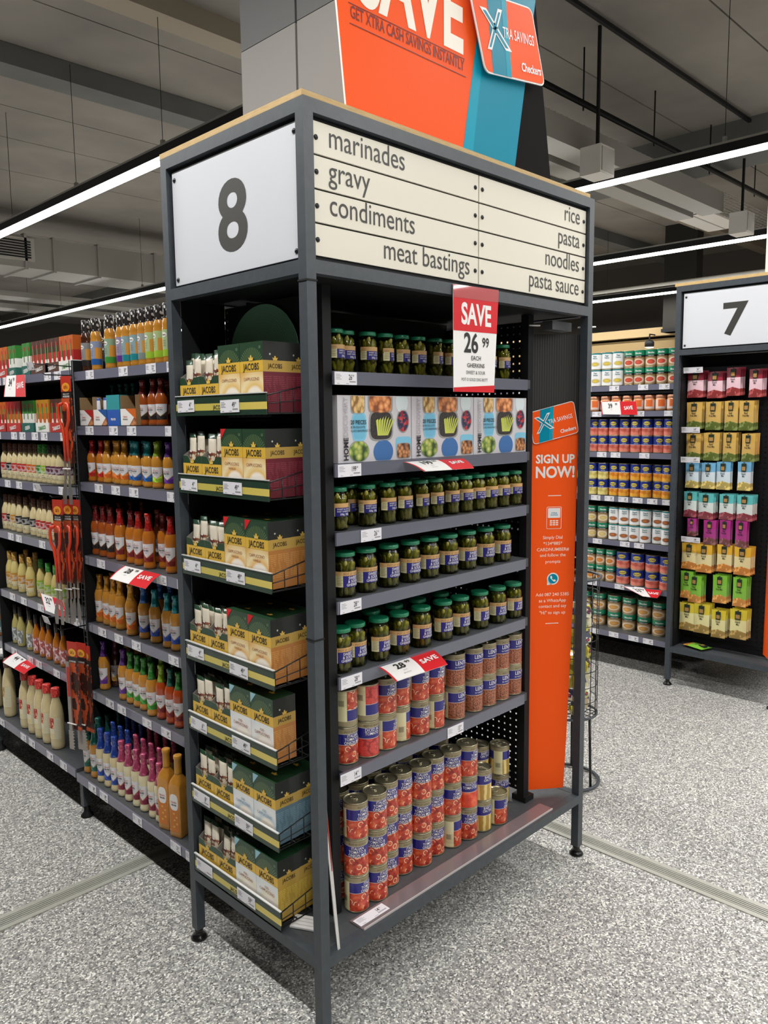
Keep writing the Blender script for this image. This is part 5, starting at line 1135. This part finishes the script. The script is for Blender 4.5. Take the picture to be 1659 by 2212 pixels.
def make_hs_tray(c, word, n):
    r = thing('display_tray', None, None); w_ = n*.044+.006
    mb = MB().box((-w_/2, 0, 0), (w_/2, .0015, .040)).box((-w_/2, .0015, 0), (-w_/2+.0015, .05, .04)).box((w_/2-.0015, .0015, 0), (w_/2, .05, .04)).box((-w_/2, .0015, -.0), (w_/2, .05, .001))
    build(mb, 'board', mat('tray_board_'+c, COLR[c], .5), r)
    t = MB(); put_txt(t, word, .022, (0, -.0008, .011), 0, .03, .8, rot=.12); build(t, 'lettering', M_white if c != 'white' else mat('plastic_green', COLR['green']), r)
    return r
XT = .176
def hs_run(px0, px1, n, c, c2, word, tc, z, where):
    key = 'hs_%s_%s' % (c, c2); proto(key, lambda: make_smallbox(c, c2)); tk = 'hst_%s_%s_%d' % (tc, word, n); proto(tk, lambda: make_hs_tray(tc, word, n))
    y0, y1 = slide(px0, 1, x=XT, z=z+.05), slide(px1, 1, x=XT, z=z+.05); yc = (y0+y1)/2
    place(tk, (XT, yc, z+.0005), RZ, '%s display tray of %s cartons %s' % ({'rcap': 'red', 'dgreen': 'green'}.get(tc, tc), c, where), 'tray')
    for k in range(n): place(key, (XT+.005, yc+(n-1)*.022-k*.044, z+.002), RZ, '%s hot sauce carton %s' % (c, where), 'carton', '%s hot sauce cartons %s' % (c, where))
wt = 'on the top shelf beyond the tongs'; w2 = 'on the second shelf beyond the tongs'
hs_run(-6, 13, 3, 'orange', 'red', 'TABASCO', 'rcap', ZBB[0], wt); hs_run(15, 35, 2, 'green', 'white', 'GREEN', 'dgreen', ZBB[0], 'beside the orange ones, top shelf beyond'); hs_run(42, 68, 2, 'green', 'white', 'GREEN', 'dgreen', ZBB[0], 'beside the brown ones, top shelf beyond')
hs_run(70, 98, 4, 'brown', 'rcap', 'TABASCO', 'brown', ZBB[0], wt); hs_run(98, 125, 3, 'brown', 'gold', 'TABASCO', 'brown', ZBB[0], 'nearer the tongs on the top shelf'); hs_run(127, 156, 3, 'orange', 'yellow', 'TABASCO', 'white', ZBB[0], 'beside the squeeze bottles')
hs_run(-8, 12, 3, 'orange', 'rcap', 'TABASCO', 'rcap', ZBB[1], w2); hs_run(13, 42, 4, 'red', 'orange', 'TABASCO', 'rcap', ZBB[1], w2); hs_run(45, 73, 3, 'green', 'white', 'GREEN', 'dgreen', ZBB[1], w2); hs_run(76, 105, 3, 'yellow', 'orange', 'TABASCO', 'white', ZBB[1], w2); hs_run(107, 136, 3, 'brown', 'rcap', 'TABASCO', 'rcap', ZBB[1], w2)
def make_rub(c1, c2):
    r = thing('rub_sachet_box', None, None); w_, h, d_ = .115, .062, .09
    f = mat('rub_front_%s_%s' % (c1, c2), rough=.4, fn=lambda t: t.mix(t.gt(t.m('ADD', t.z, t.m('MULTIPLY', t.x, .5)), .052), t.mix(t.gt(t.m('SUBTRACT', t.m('MULTIPLY', t.x, .8), t.z), .004), C(236, 232, 228), t.ramp(t.noise(50), [(.4, C(130, 62, 40)), (.6, C(206, 140, 90))])), COLR[c1]))
    mb = MB().box((-w_/2, 0, 0), (w_/2, .0015, h), 0); mb.box((-w_/2, .0015, 0), (-w_/2+.0015, d_, h+.05), 1); mb.box((w_/2-.0015, .0015, 0), (w_/2, d_, h+.05), 1); mb.box((-w_/2, d_-.0015, 0), (w_/2, d_, h+.05), 1); mb.box((-w_/2, 0, 0), (w_/2, d_, .0015), 1)
    build(mb, 'tray_board', [f, mat('brown_board', C(150, 122, 84), .8), cm(c2)], r)
    t = MB(); put_txt(t, "Nando's", .010, (-.022, -.0008, .030), 0, .01, .9); put_txt(t, 'PERi-PERi RUB', .0075, (-.022, -.0008, .021), 1, .02, .75)
    build(t, 'lettering', [mat('red_ink'), M_ink], r); return r
for px, c1, c2, lab in ((187, 'red', 'orange', 'white and red sauce sachet tray at the tongs end'), (217, 'blue', 'navy', 'white and blue sauce sachet tray with chicken picture'), (277, 'orange', 'orange', 'open white and orange sauce sachet tray next to the bottles')):
    proto('rub_'+c1, lambda: make_rub(c1, c2)); place('rub_'+c1, (XT, slide(px, 1, x=XT, z=ZA[1]+.03), ZA[1]+.0005), RZ, lab, 'tray')
bx = thing('sauce_sachet_carton', 'upright teal and blue sachet carton between the white trays', 'carton', (XT, slide(245, 1, x=XT, z=ZA[1]+.03), ZA[1]+.0005), RZ)
build(MB().box((-.052, 0, 0), (.052, .08, .115), mis=[0, 0, 0, 1, 0, 1]), 'carton', [mat('teal_navy_front', rough=.4, fn=lambda t: t.mix(t.gt(t.z, .06), C(40, 90, 176), C(50, 150, 156))), cm('teal')], bx)
t = MB(); put_txt(t, 'PERi-PERi', .012, (0, -.0008, .02), 0, .02, .8, rot=0); build(t, 'lettering', M_white, bx)
for k in range(2):
    s_ = thing('sauce_sachet', 'white and blue sauce sachet standing in the blue tray', 'sachet', (XT+.02, slide(211+k*18, 1, x=XT+.02, z=ZA[1]+.08), ZA[1]+.003), RZ, 'sachets in the blue tray')
    build(MB().lathe([(0, .020), (.03, .025), (.07, .025), (.1, .022), (.105, .02)], 4), 'wrapper', mat('sachet_white_blue', rough=.35, fn=lambda t: t.zstep([(0, C(60, 110, 190)), (.055, C(228, 226, 232)), (.095, C(60, 90, 170))])), s_); s_.scale = (1, .25, 1)

# ------------------------------------------------------------------ hanging tongs
def make_tongs(n):
    r = thing('tongs_pack', None, None); L = .50
    build(MB().box((-.030, .012, -.34), (.030, .014, .0)), 'backing_card', mat('tongs_card', rough=.4, fn=lambda t: t.zstep([(-.4, t.mix(t.gt(t.noise(38, 3, (1, 1, .5)), .52), C(60, 30, 24), C(196, 84, 44))), (-.085, C(40, 28, 26)), (-.06, C(186, 52, 38))])), r)
    g = MB(); disc(g, (0, .0110, -.043), .022, .017, 0, 20); disc(g, (0, .0107, -.043), .019, .0145, 1, 20); put_txt(g, "LK's", .016, (0, .0100, -.048), 2, .03, .8); put_txt(g, 'BRAAI & CAMP', .0075, (0, .0108, -.072), 3, .0, .7); put_txt(g, 'ACCESSORIES', .0095, (0, .0108, -.082), 3, .02, .66)
    build(g, 'logo', [mat('logo_gold', C(232, 176, 60), .4), mat('logo_orange', C(226, 150, 40), .4), mat('logo_red', C(150, 30, 26), .4), M_white], r)
    h = MB()
    for sx in (-1, 1): h.tube([(sx*.010, 0, -.105), (sx*.026, -.004, -.11), (sx*.030, -.006, -.13), (sx*.028, -.006, -.17), (sx*.014, -.004, -.20), (sx*.009, -.002, -.24), (sx*.010, 0, -.33)], .0062, 6)
    build(h, 'grip', mat('orange_red_grip', C(214, 62, 30), .35, coat=.4), r)
    m = MB(); w0 = .010
    for sx in (-1, 1):
        m.box((sx*.011-.005, -.004, -.40), (sx*.011+.005, 0, -.32)); m.add([(sx*.006, -.005, -.40), (sx*.016, -.005, -.40), (sx*.030, -.008, -.455), (sx*.026, -.008, -L), (sx*.008, -.008, -L), (sx*.004, -.006, -.44)], [(0, 1, 2, 5), (5, 2, 3, 4)])
    build(m, 'steel_jaw', mat('brushed_steel', C(176, 170, 164), .35, metal=.8), r)
    build(MB().tube([(-.022, -.006, -.36), (.022, -.006, -.36)], .003, 5), 'tie', M_zip, r)
    return r
proto('tongs', lambda: make_tongs(0))
for px, py, X, tw, lab in ((135, 812, .09, .25, 'single orange-handled tongs on a red card hanging from the top hook'), (117, 1080, .045, .25, 'front orange-handled tongs of the three on the middle hook'), (139, 1079, .080, .25, 'second orange-handled tongs of the three on the middle hook'), (155, 1080, .115, .25, 'rear orange-handled tongs of the three on the middle hook')):
    place('tongs', hit(px, py, 0, X), RZ+tw, lab, 'tongs', scale=1.0)
def make_tool(n):
    r = thing('braai_tongs', None, None); L = .44
    build(MB().box((-.028, .010, -.36), (.028, .012, 0)), 'backing_card', mat('tongs_card'), r)
    g = MB(); disc(g, (0, .0090, -.043), .021, .016, 0, 20); put_txt(g, "LK's", .016, (0, .0080, -.048), 1, .03, .8); put_txt(g, 'ACCESSORIES', .0095, (0, .0088, -.082), 2, .02, .64); build(g, 'logo', [mat('logo_gold'), mat('logo_red'), M_white], r)
    build(MB().box((-.022, -.004, -.22), (-.010, .006, -.10)), 'grip', mat('red_grip', C(196, 44, 34), .35), r)
    m = MB(); m.box((-.026, -.003, -.36), (-.008, .003, -.08))
    for k in range(6): m.add([(-.030, -.004, -.36-k*.013), (.004, -.004, -.36-k*.013), (-.006, -.004, -.3665-k*.013), (.002, -.004, -.373-k*.013), (-.028, -.004, -.373-k*.013)], [(0, 4, 3, 2, 1)])
    build(m, 'steel_blade', mat('brushed_steel'), r); build(MB().tube([(-.030, -.006, -.33), (.020, -.006, -.33)], .003, 5), 'tie', M_zip, r); return r
proto('tool', lambda: make_tool(0))
for px, py, X, tw, lab in ((150, 1388, .030, .3, 'front steel braai tongs on the lowest hook'), (169, 1390, .062, .3, 'second steel braai tongs on the lowest hook'), (178, 1396, .088, .3, 'rear steel braai tongs on the lowest hook')):
    place('tool', hit(px, py, 0, X), RZ+tw, lab, 'tongs')
hk = thing('hook_strip', 'black wire strip of hooks between the two sauce bays', 'hook', (0, 1.655, 0))
for z in (1.84, 1.36, .82):
    build(MB().tube([(.155, 0, z), (.05, 0, z), (.04, 0, z+.008)], .0026, 5), 'hook', M_wire, hk); build(MB().tube([(.155, 0, z+.035), (.05, .060, z+.045), (.03, .068, z+.045)], .0022, 5), 'card_arm', M_wire, hk)
    link('ticket', price_mesh('', .06), hk, (.028, .098, z+.02), rot=(.3, 0, -PI/2))
for dy in (-.016, .016): build(MB().tube([(.155, dy, .222), (.155, dy, 1.9)], .0022, 5), 'wire', M_wire, hk)
lad = MB()
for k in range(66): lad.bar((.155, -.016, .22+k*.025), (.155, .016, .22+k*.025), .002)
build(lad, 'rungs', M_wire, hk)['kind'] = 'stuff'
# promotional flags on the sauce shelves
promo_flag('shelf_price_flag', 'red and white SAVE 28.99 card on the red sauce bottle shelf', hit(269, 1222, 0, .162), hit(347, 1241, 0, .162), hit(236, 1249, 2, 1.088), hit(314, 1272, 2, 1.088), '28.99', .004, 1)
promo_flag('shelf_price_flag', 'red and white SAVE 34.99 card under the small green cartons', hit(13, 812, 0, .162), hit(53, 809, 0, .162), hit(8, 857, 0, .14), hit(55, 857, 0, .14), '34.99', .0, 1)
promo_flag('shelf_price_flag', 'SAVE 32.99 card hanging behind the orange tongs', hit(87, 1281, 0, .162), hit(135, 1297, 0, .162), hit(97, 1318, 0, .13), hit(147, 1338, 0, .13), '32.99', .0, 1)
promo_flag('shelf_price_flag', 'curled SAVE 44.99 card over the large mayonnaise bottles', hit(34, 1409, 0, .162), hit(78, 1440, 0, .162), hit(5, 1430, 2, .515), hit(52, 1456, 2, .515), '44.99', .004, 1)
# ------------------------------------------------------------------ unit 7 with hanging snack packs
X7 = 3.34
U7 = end_unit(X7, '7', 'charcoal end display unit with the number 7 and hanging snack packs', False)
perforated('peg_panel', .17, .06, .60, .28, ZS-.01, U7, .03, .004)
build(MB().box((.1735, .05, .243), (.177, .605, ZS)), 'back_sheet', M_black, U7)
build(MB().box((.03, .606, ZB+HR), (.64, .612, ZS)), 'side_board', M_black, U7)
ob = thing('sign_up_banner', 'orange banner at the corner of the number seven unit', 'banner', (X7+.03, .036, .27))
build(MB().box((0, 0, 0), (.13, .004, 1.25)), 'banner_sheet', M_orange, ob, rz=.62)
g = MB(); put_txt(g, 'SIGN UP', .045, (.06, -.001, .82), 0, .03, .7); put_txt(g, 'NOW!', .05, (.06, -.001, .76), 0, .03, .8); build(g, 'lettering', M_white, ob, rz=.62)
def pack_mat(key, top, mid, low, food):
    def f(t):
        p = t.mix(t.gt(t.noise(48, 3), .53), food, tuple(min(1, v*1.8+.05) for v in food))
        lim = t.m('ADD', .048, t.m('MULTIPLY', t.m('ABSOLUTE', t.x), -.25))
        return t.zstep([(0, t.mix(t.lt(t.z, lim), mid, p)), (.098, top)])
    return mat('snack_'+key, rough=.3, coat=.4, fn=f)
PK = {'pink': (C(150, 36, 56), C(232, 196, 204), C(226, 210, 200), C(150, 60, 60)), 'gold': (C(206, 166, 84), C(206, 170, 96), C(206, 170, 96), C(96, 110, 50)), 'sky': (C(110, 170, 206), C(206, 220, 228), C(226, 220, 190), C(190, 170, 96)),
      'aqua': (C(96, 186, 186), C(214, 224, 220), C(220, 210, 190), C(140, 60, 70)), 'magenta': (C(170, 50, 130), C(170, 60, 136), C(150, 60, 120), C(120, 70, 70)), 'amber': (C(226, 176, 60), C(230, 214, 160), C(220, 190, 120), C(206, 130, 50)),
      'lime': (C(126, 190, 60), C(132, 192, 66), C(210, 190, 110), C(210, 140, 60)), 'lemon': (C(216, 196, 60), C(230, 222, 160), C(220, 200, 130), C(160, 130, 60))}
def make_pack(key):
    top, mid, low, food = PK[key]; r = thing('snack_pack', None, None); w_, h = .098, .150; vs = []; fs = []; nx, nz = 6, 7
    for s in (-1, 1):
        for j in range(nz+1):
            for i in range(nx+1):
                u, v = i/nx, j/nz; th = .013*(math.sin(PI*u)**.6)*(math.sin(PI*min(1, v*1.12))**.6 if v < .893 else 0)+.0006
                vs.append(((u-.5)*w_*(1-.04*math.sin(PI*v)), s*th, v*h))
    n = (nx+1)*(nz+1)
    for j in range(nz):
        for i in range(nx):
            a = j*(nx+1)+i; fs.append((a, a+1, a+nx+2, a+nx+1)); fs.append((n+a, n+a+nx+1, n+a+nx+2, n+a+1))
    build(MB().add(vs, fs, 0, True), 'wrapper', pack_mat(key, top, mid, low, food), r)
    g = MB(); y = -.0155
    g.box((-.016, -.0155, .100), (.016, -.006, .142), 0); g.box((-.012, -.016, .106), (.012, -.0155, .126), 1)
    build(g, 'brand_patch', [mat('pack_patch', C(30, 44, 30), .5), mat('pack_patch_gold', C(170, 130, 70), .5)], r)
    t = MB(); put_txt(t, {'gold': 'Beef', 'lime': 'Beef', 'magenta': 'Beef'}.get(key, 'Snack'), .014, (0, y, .084), 0, .02, .95); put_txt(t, {'gold': 'Fruit Mix', 'lime': 'Fruit Mix', 'magenta': 'Fruit Mix'}.get(key, 'Mix'), .014, (0, y, .071), 0, .02, .85)
    build(t, 'lettering', [M_ink], r)
    return r
rows7 = [('pink', [(1500, 802, 859, 42), (1546, 803, 860, 40), (1586, 794, 855, 38), (1634, 797, 858, 36)]), ('gold', [(1501, 869, 927, 40), (1542, 868, 929, 40), (1581, 866, 930, 36), (1614, 866, 930, 38)]),
         ('gold', [(1499, 937, 994, 40), (1538, 935, 995, 40), (1577, 935, 997, 36), (1618, 937, 998, 36)]), ('sky', [(1496, 1000, 1054, 36), (1531, 1000, 1056, 36), (1564, 998, 1058, 38), (1609, 998, 1060, 36)]),
         ('aqua', [(1492, 1062, 1117, 34), (1526, 1066, 1122, 40), (1570, 1068, 1123, 38), (1610, 1070, 1126, 44)]), ('magenta', [(1495, 1120, 1158, 22), (1534, 1124, 1177, 32), (1567, 1124, 1180, 30), (1602, 1126, 1184, 32)]),
         ('amber', [(1486, 1173, 1229, 40), (1522, 1176, 1237, 40), (1566, 1177, 1236, 38), (1605, 1182, 1243, 44)]), ('lime', [(1478, 1233, 1291, 32), (1502, 1243, 1302, 36), (1556, 1243, 1303, 36), (1599, 1248, 1311, 36)]),
         ('lemon', [(1478, 1301, 1360, 40), (1517, 1305, 1368, 40), (1553, 1318, 1378, 36), (1596, 1317, 1381, 44)])]
ord9 = ['first', 'second', 'third', 'fourth', 'fifth', 'sixth', 'seventh', 'eighth', 'ninth']
pg = MB()
for ri, (key, cells) in enumerate(rows7):
    proto('pack_'+key, lambda: make_pack(key))
    for ci, (cx, y0, y1, wpx) in enumerate(cells):
        XF = X7+.085
        a = hit(cx, y0, 0, XF); b = hit(cx, y1, 0, XF); h = a.z-b.z; wd = abs(hit(cx-wpx*.42, y0, 0, XF).y-hit(cx+wpx*.42, y0, 0, XF).y)
        a.y = min(a.y, .598-.051*min(1.2, wd/.098))
        nd = 2 if key in ('magenta', 'sky') else 3
        tw = random.uniform(-.12, .12)+(.3 if key == 'magenta' and ci == 0 else 0)
        for d in range(nd):
            place('pack_'+key, (XF+d*.0262, a.y-.003*d, b.z+.002*d), RZ+tw, '%s snack pack, %s of the %s peg from the aisle, %s row' % ({'sky': 'pale blue', 'lime': 'lime green'}.get(key, key), ('front', 'middle', 'rear')[d], ORD[ci], ord9[ri]), 'snack pack', '%s snack packs in row %d' % (key, ri+1), (min(1.2, wd/.098), .84, h/.150))
        k_ = build(MB().tube([(XF-.02-X7, a.y, a.z-.004), (.168, a.y, a.z-.004)], .0022, 5), 'peg', M_wire, U7)
    if ri in (0, 2, 3, 6):
        px, py = {0: (1477, 803), 2: (1471, 931), 3: (1471, 995), 6: (1472, 1166)}[ri]; q = hit(px, py, 0, X7+.05)
        link('peg_ticket', price_mesh('14.99', .115), U7, (q.x-X7, q.y+.0, q.z-.01), rot=(.15, 0, -PI/2))
q = hit(1477, 1389, 2, ZB+HR)
proto('pack_lime', lambda: make_pack('lime')); place('pack_lime', (X7+.112, min(q.y, .55), ZB+HR+.0132), 0, 'fallen green snack pack lying on the bottom deck of the number seven unit', 'snack pack', None, (.95, 1, .95), rot=(-PI/2, 0, PI-.3))

qa = hit(1654, 560, 0, X7+.05)
o = build(MB().box((0, -.4, 0), (.012, 0, .62)), 'cream_board', M_cream, loc=(X7+.05, qa.y, H_+.018)); tag(o, 'tall cream board standing on top of the number seven unit', 'sign board')
# ------------------------------------------------------------------ gondola of tinned fruit behind unit 7
ZR = [1.85, 1.685, 1.419, 1.130, .837, .549]
gondola(X7, [(.66, 1.66, ZR, .243), (1.66, 2.645, ZR, .243)], 'dark shelving of tinned fruit and vegetables behind the number seven unit')
def fruit_label(key):
    def koo(c1, c2):
        def f(t): return t.zstep([(0, t.ramp(t.vor(36, k=(1, 1, .9)), [(0, c1), (.45, c1), (.75, c2)])), (.050, C(220, 220, 230)), (.0525, C(30, 48, 130))])
        return f
    def rho(c1, c2):
        def f(t):
            a = t.ang(); dz = t.m('SUBTRACT', t.z, .032); d = t.m('SQRT', t.m('ADD', t.m('POWER', t.m('MULTIPLY', a, .030), 2.0), t.m('POWER', t.m('MULTIPLY', dz, 1.5), 2.0)))
            low = t.ramp(t.m('MULTIPLY', d, 20.0), [(0, c1), (.38, c2), (.52, C(232, 226, 214)), (.62, C(196, 170, 130)), (.9, C(140, 110, 70))])
            return t.zstep([(0, low), (.064, C(26, 26, 24)), (.075, C(24, 132, 96))])
        return f
    def wht(c1, c2):
        def f(t):
            a = t.ang(); dz = t.m('SUBTRACT', t.z, .034); d = t.m('SQRT', t.m('ADD', t.m('POWER', t.m('MULTIPLY', a, .026), 2.0), t.m('POWER', t.m('MULTIPLY', dz, 1.6), 2.0)))
            low = t.ramp(t.m('MULTIPLY', d, 20.0), [(0, c1), (.34, c2), (.46, C(214, 212, 204)), (.52, C(236, 236, 236))])
            return t.zstep([(0, low), (.097, C(30, 130, 136))])
        return f
    return {'koo_pink': koo(C(222, 132, 112), C(188, 86, 72)), 'koo_orange': koo(C(232, 170, 60), C(206, 120, 36)), 'koo_pale': koo(C(230, 216, 140), C(196, 176, 90)), 'green_red': rho(C(214, 96, 70), C(196, 70, 50)), 'green_orange': rho(C(220, 146, 60), C(206, 120, 50)), 'green_cream': rho(C(226, 206, 140), C(210, 184, 110)), 'green_big': rho(C(222, 170, 90), C(206, 146, 70)), 'white_pear': wht(C(226, 206, 90), C(206, 180, 80)), 'white_peach': wht(C(206, 130, 70), C(150, 80, 50))}[key]
def make_fruit(key):
    R, H = (.0365, .109); r = thing('fruit_tin', None, None)
    build(MB().lathe([(0, R-.001), (.001, R), (.003, R), (.004, R-.001), (H-.004, R-.001), (H-.003, R), (H-.001, R), (H, R-.001), (H-.001, R-.003), (H-.004, R-.004)], 20), 'body', M_tin, r)
    build(MB().patch([(.004, R-.0009), (H-.004, R-.0009)], -PI, PI, 24), 'label', mat('fruit_'+key, rough=.35, coat=.3, fn=fruit_label(key)), r)
    t = MB(); R2 = R+.0004
    if key.startswith('koo'):
        oval(t, R2, 0, .080, .55, .0130, 0)
        put_txt(t, 'KOO', .016, (0, 0, .0745), 1, .03, .9, 'C', R=R2+.0004); put_txt(t, 'PEACHES' if 'pink' not in key else 'GUAVAS', .007, (0, 0, .0575), 2, .01, 1, 'C', R=R2)
    elif key.startswith('green'):
        put_txt(t, 'Rhodes', .015, (0, 0, .083), 2, .03, .9, 'C', R=R2); put_txt(t, 'TOMATOES' if 'red' in key else 'SWEETCORN', .0075, (0, 0, .0665), 2, .01, .95, 'C', R=R2)
    else:
        put_txt(t, 'Pear' if 'pear' in key else 'Peach', .015, (0, 0, .080), 3, .02, .9, 'C', R=R2); put_txt(t, 'Halves', .013, (0, 0, .068), 3, .02, .9, 'C', R=R2)
    build(t, 'lettering', [mat('koo_yellow', C(226, 206, 60), .4), mat('koo_blue', C(24, 40, 120), .4), M_white, mat('teal_ink', C(30, 110, 120), .5)], r)
    return r
XR = X7+.165+.045
OCR = {}
def tins_row(z, specs, where, depth=1):
    specs = sorted(specs, key=lambda q: -q[0])
    for nth, (px, key, desc, s) in enumerate(specs):
        proto('fr_'+key, lambda: make_fruit(key))
        xq, y = settle(OCR.setdefault(z, []), XR, slide(px, 1, x=XR, z=z+.05), .0369*s[0], .001, 0)
        for k in range(2):
            place('fr_'+key, (xq, y, z+k*.1095*s[1]+.0005), RZ+random.uniform(-.2, .2)+.3, '%s, %s from the seven unit, %s tin %s' % (desc, ORD[nth], ('lower', 'upper')[k], where), 'tin can', '%s %s' % (desc, where), (s[0], s[0], s[1]))
            if k == 0: x2, y2 = settle(OCR[z], XR+.012+.08*s[0], y, .0368*s[0], .001, 0)
            place('fr_'+key, (x2, y2, z+k*.1095*s[1]+.0005), RZ+.3, '%s in the second rank %s' % (desc, where), 'tin can', '%s behind %s' % (desc, where), (s[0], s[0], s[1]))
S1 = (1, 1)
tins_row(ZR[0], [(px, 'white_pear', 'white pear halves tin ', S1) for px in (1266, 1289, 1312, 1335)] + [(px, 'green_red', 'green and red tomato tin', S1) for px in (1359, 1382, 1406, 1431, 1456)], 'top shelf')
tins_row(ZR[2], [(px, 'koo_pink', 'blue and pink guava tin', (1, .98)) for px in (1262, 1283, 1304, 1327, 1350, 1374, 1398, 1422, 1446)], 'third shelf')
tins_row(ZR[3], [(px, 'koo_pale' if px < 1310 else 'koo_orange', 'blue and %s fruit tin' % ('pale yellow' if px < 1310 else 'orange'), (1, .98)) for px in (1258, 1280, 1303, 1326, 1348, 1372, 1395, 1419, 1442)], 'middle shelf')
tins_row(ZR[4], [(px, 'green_cream', 'green and cream tin', S1) for px in (1257, 1279, 1302)] + [(px, 'white_peach', 'white peach halves tin ', S1) for px in (1326, 1348, 1371, 1394, 1418, 1441)], 'fifth shelf')
tins_row(ZR[5], [(px, 'green_orange', 'green and orange tin', (.95, 1)) for px in (1256, 1278, 1298, 1319)] + [(px, 'koo_pink', 'large blue and pink guava tin', (1.24, .98)) for px in (1346, 1377, 1409, 1440)], 'sixth shelf')
tins_row(.243, [(px, 'green_big', 'big green and gold tin', (1.25, 1.0)) for px in (1264, 1295, 1327, 1359, 1392, 1424)], 'lowest shelf')
def make_fjar():
    r = thing('fruit_jar', None, None)
    build(MB().lathe([(0, .03), (.004, .034), (.07, .034), (.08, .030)], 16), 'jar', mat('peach_in_jar', C(230, 150, 96), .2, coat=.6, fn=lambda t: t.mix(t.noise(40), C(196, 110, 60), C(240, 186, 130))), r)
    build(MB().lathe([(.078, .032), (.080, .033), (.096, .033), (.098, .030), (.098, .004)], 16), 'lid', mat('copper_lid', C(196, 140, 110), .35, metal=.3), r)
    build(MB().patch([(.012, .034), (.068, .034)], -1.2, 1.2, 10), 'label', mat('jar_orange_label', rough=.4, fn=lambda t: t.mix(t.m('MULTIPLY', t.inb(t.x, -.018, .022), t.gt(t.z, .026)), C(226, 206, 196), C(232, 112, 48))), r); return r
proto('fjar', make_fjar)
for k, px in enumerate((1263, 1285, 1309, 1332, 1356, 1380, 1404, 1428, 1453)):
    place('fjar', (XR, slide(px, 1, x=XR, z=ZR[1]+.05), ZR[1]+.0005), RZ+.3+random.uniform(-.2, .2), 'fruit jar with copper lid, %s from the seven unit' % ORD[8-k], 'jar', 'fruit jars on the second shelf')
xl = X7+.163
promo_flag('shelf_price_flag', 'upright SAVE 39.99 card in front of the fruit jars', hit(1297, 868, 0, xl-.008), hit(1374, 867, 0, xl-.008), hit(1300, 895, 0, xl-.016), hit(1377, 896, 0, xl-.016), '39.99', .0, 1)
promo_flag('shelf_price_flag', 'SAVE 33.99 card tilted over the big green tins', hit(1345, 1266, 0, xl), hit(1431, 1276, 0, xl), hit(1388, 1288, 0, xl-.09), hit(1420, 1292, 0, xl-.09), '33.99', .0, 1)

# ------------------------------------------------------------------ wire dump basket beside the unit
bc = Vector((1.80, .375, 0)); rb = .125
zt2_, zb2 = hit(1290, 1245, 0, 1.86).z, hit(1280, 1545, 0, 1.82).z
ws = thing('wire_dump_basket', 'tall black wire dump basket of yellow packets behind the orange banner', 'basket', bc)
def ring(z, r, n=28): return [(r*math.cos(2*PI*k/n), r*math.sin(2*PI*k/n), z) for k in range(n)]
build(MB().tube(ring(.012, .14), .008, 6, closed=True), 'base_ring', M_steel, ws)
for k in range(3): a = 2*PI*k/3+.4; build(MB().tube([(.13*math.cos(a), .13*math.sin(a), .012), (rb*.95*math.cos(a), rb*.95*math.sin(a), zb2)], .006, 6), 'leg', M_wire, ws)
build(MB().tube(ring(zt2_, rb+.006), .006, 6, closed=True), 'rim', M_steel, ws); build(MB().tube(ring(zb2, rb), .006, 6, closed=True), 'bottom_ring', M_steel, ws)
g = MB(); nr = 9
for k in range(1, nr): g.tube(ring(zb2+(zt2_-zb2)*k/nr, rb, 20), .002, 4, closed=True)
for k in range(18): a = 2*PI*k/18; g.tube([(rb*math.cos(a), rb*math.sin(a), zb2), (rb*math.cos(a), rb*math.sin(a), zt2_)], .002, 4)
build(g, 'wire_mesh', M_wire, ws); g = MB()
for k in range(7): u = (k-3)*.034; hw = math.sqrt(max(0, rb*rb-u*u)); g.tube([(u, -hw, zb2), (u, hw, zb2)], .002, 4); g.tube([(-hw, u, zb2+.004), (hw, u, zb2+.004)], .002, 4)
build(g, 'bottom_grid', M_wire, ws)
def make_packet(c, c2):
    r = thing('stock_packet', None, None); w_, h, d_ = .075, .06, .035
    vs = [(sx*w_/2*(1 if z in (0, 2) else 1.06), sy*d_/2*(1 if z == 1 else .5), (z-1)*h/2) for z in range(3) for sx, sy in ((-1, -1), (1, -1), (1, 1), (-1, 1))]
    fs = [(3, 2, 1, 0), (8, 9, 10, 11)]+[(j*4+k, j*4+(k+1) % 4, j*4+4+(k+1) % 4, j*4+4+k) for j in range(2) for k in range(4)]
    build(MB().add(vs, fs), 'wrapper', mat('packet_%s_%s' % (c, c2), rough=.3, coat=.5, fn=lambda t: t.mix(t.gt(t.m('ADD', t.z, t.m('MULTIPLY', t.x, .6)), .012), {'y': C(214, 204, 50), 'w': C(226, 220, 190), 'o': C(200, 190, 90)}[c], {'n': C(40, 44, 80), 'g': C(120, 130, 50), 'w': C(232, 228, 214)}[c2])), r)
    g = MB(); rect(g, -.022, -.012, .012, .008, -d_/2-.001, 0); rect(g, -.016, -.006, .004, .004, -d_/2-.0014, 1); build(g, 'brand_patch', [mat('patch_navy', C(36, 40, 84), .5), mat('patch_red', C(190, 60, 60), .5)], r); return r
for a, b in (('y', 'n'), ('y', 'g'), ('w', 'n'), ('o', 'w')): proto('pkt_'+a+b, lambda: make_packet(a, b))
rnd = random.Random(3); fillh = (zt2_-zb2)*.86; lv = int(fillh/.062)
for j in range(lv):
    for k in range(6):
        a = 2*PI*(k+.5*(j % 2))/6+rnd.uniform(-.2, .2); key = rnd.choice(('yn', 'yg', 'wn', 'ow', 'yn', 'yg'))
        place('pkt_'+key, (bc.x+.078*math.cos(a), bc.y+.078*math.sin(a), zb2+.041+j*.061), 0, {'yn': 'yellow and navy packet', 'yg': 'yellow and olive packet', 'wn': 'cream and navy packet', 'ow': 'mustard and white packet'}[key]+' in the wire dump basket', 'packet', 'packets in the wire dump basket', rot=(rnd.uniform(-.3, .3), rnd.uniform(-.3, .3), a+PI/2+rnd.uniform(-.3, .3)), scale=.80)
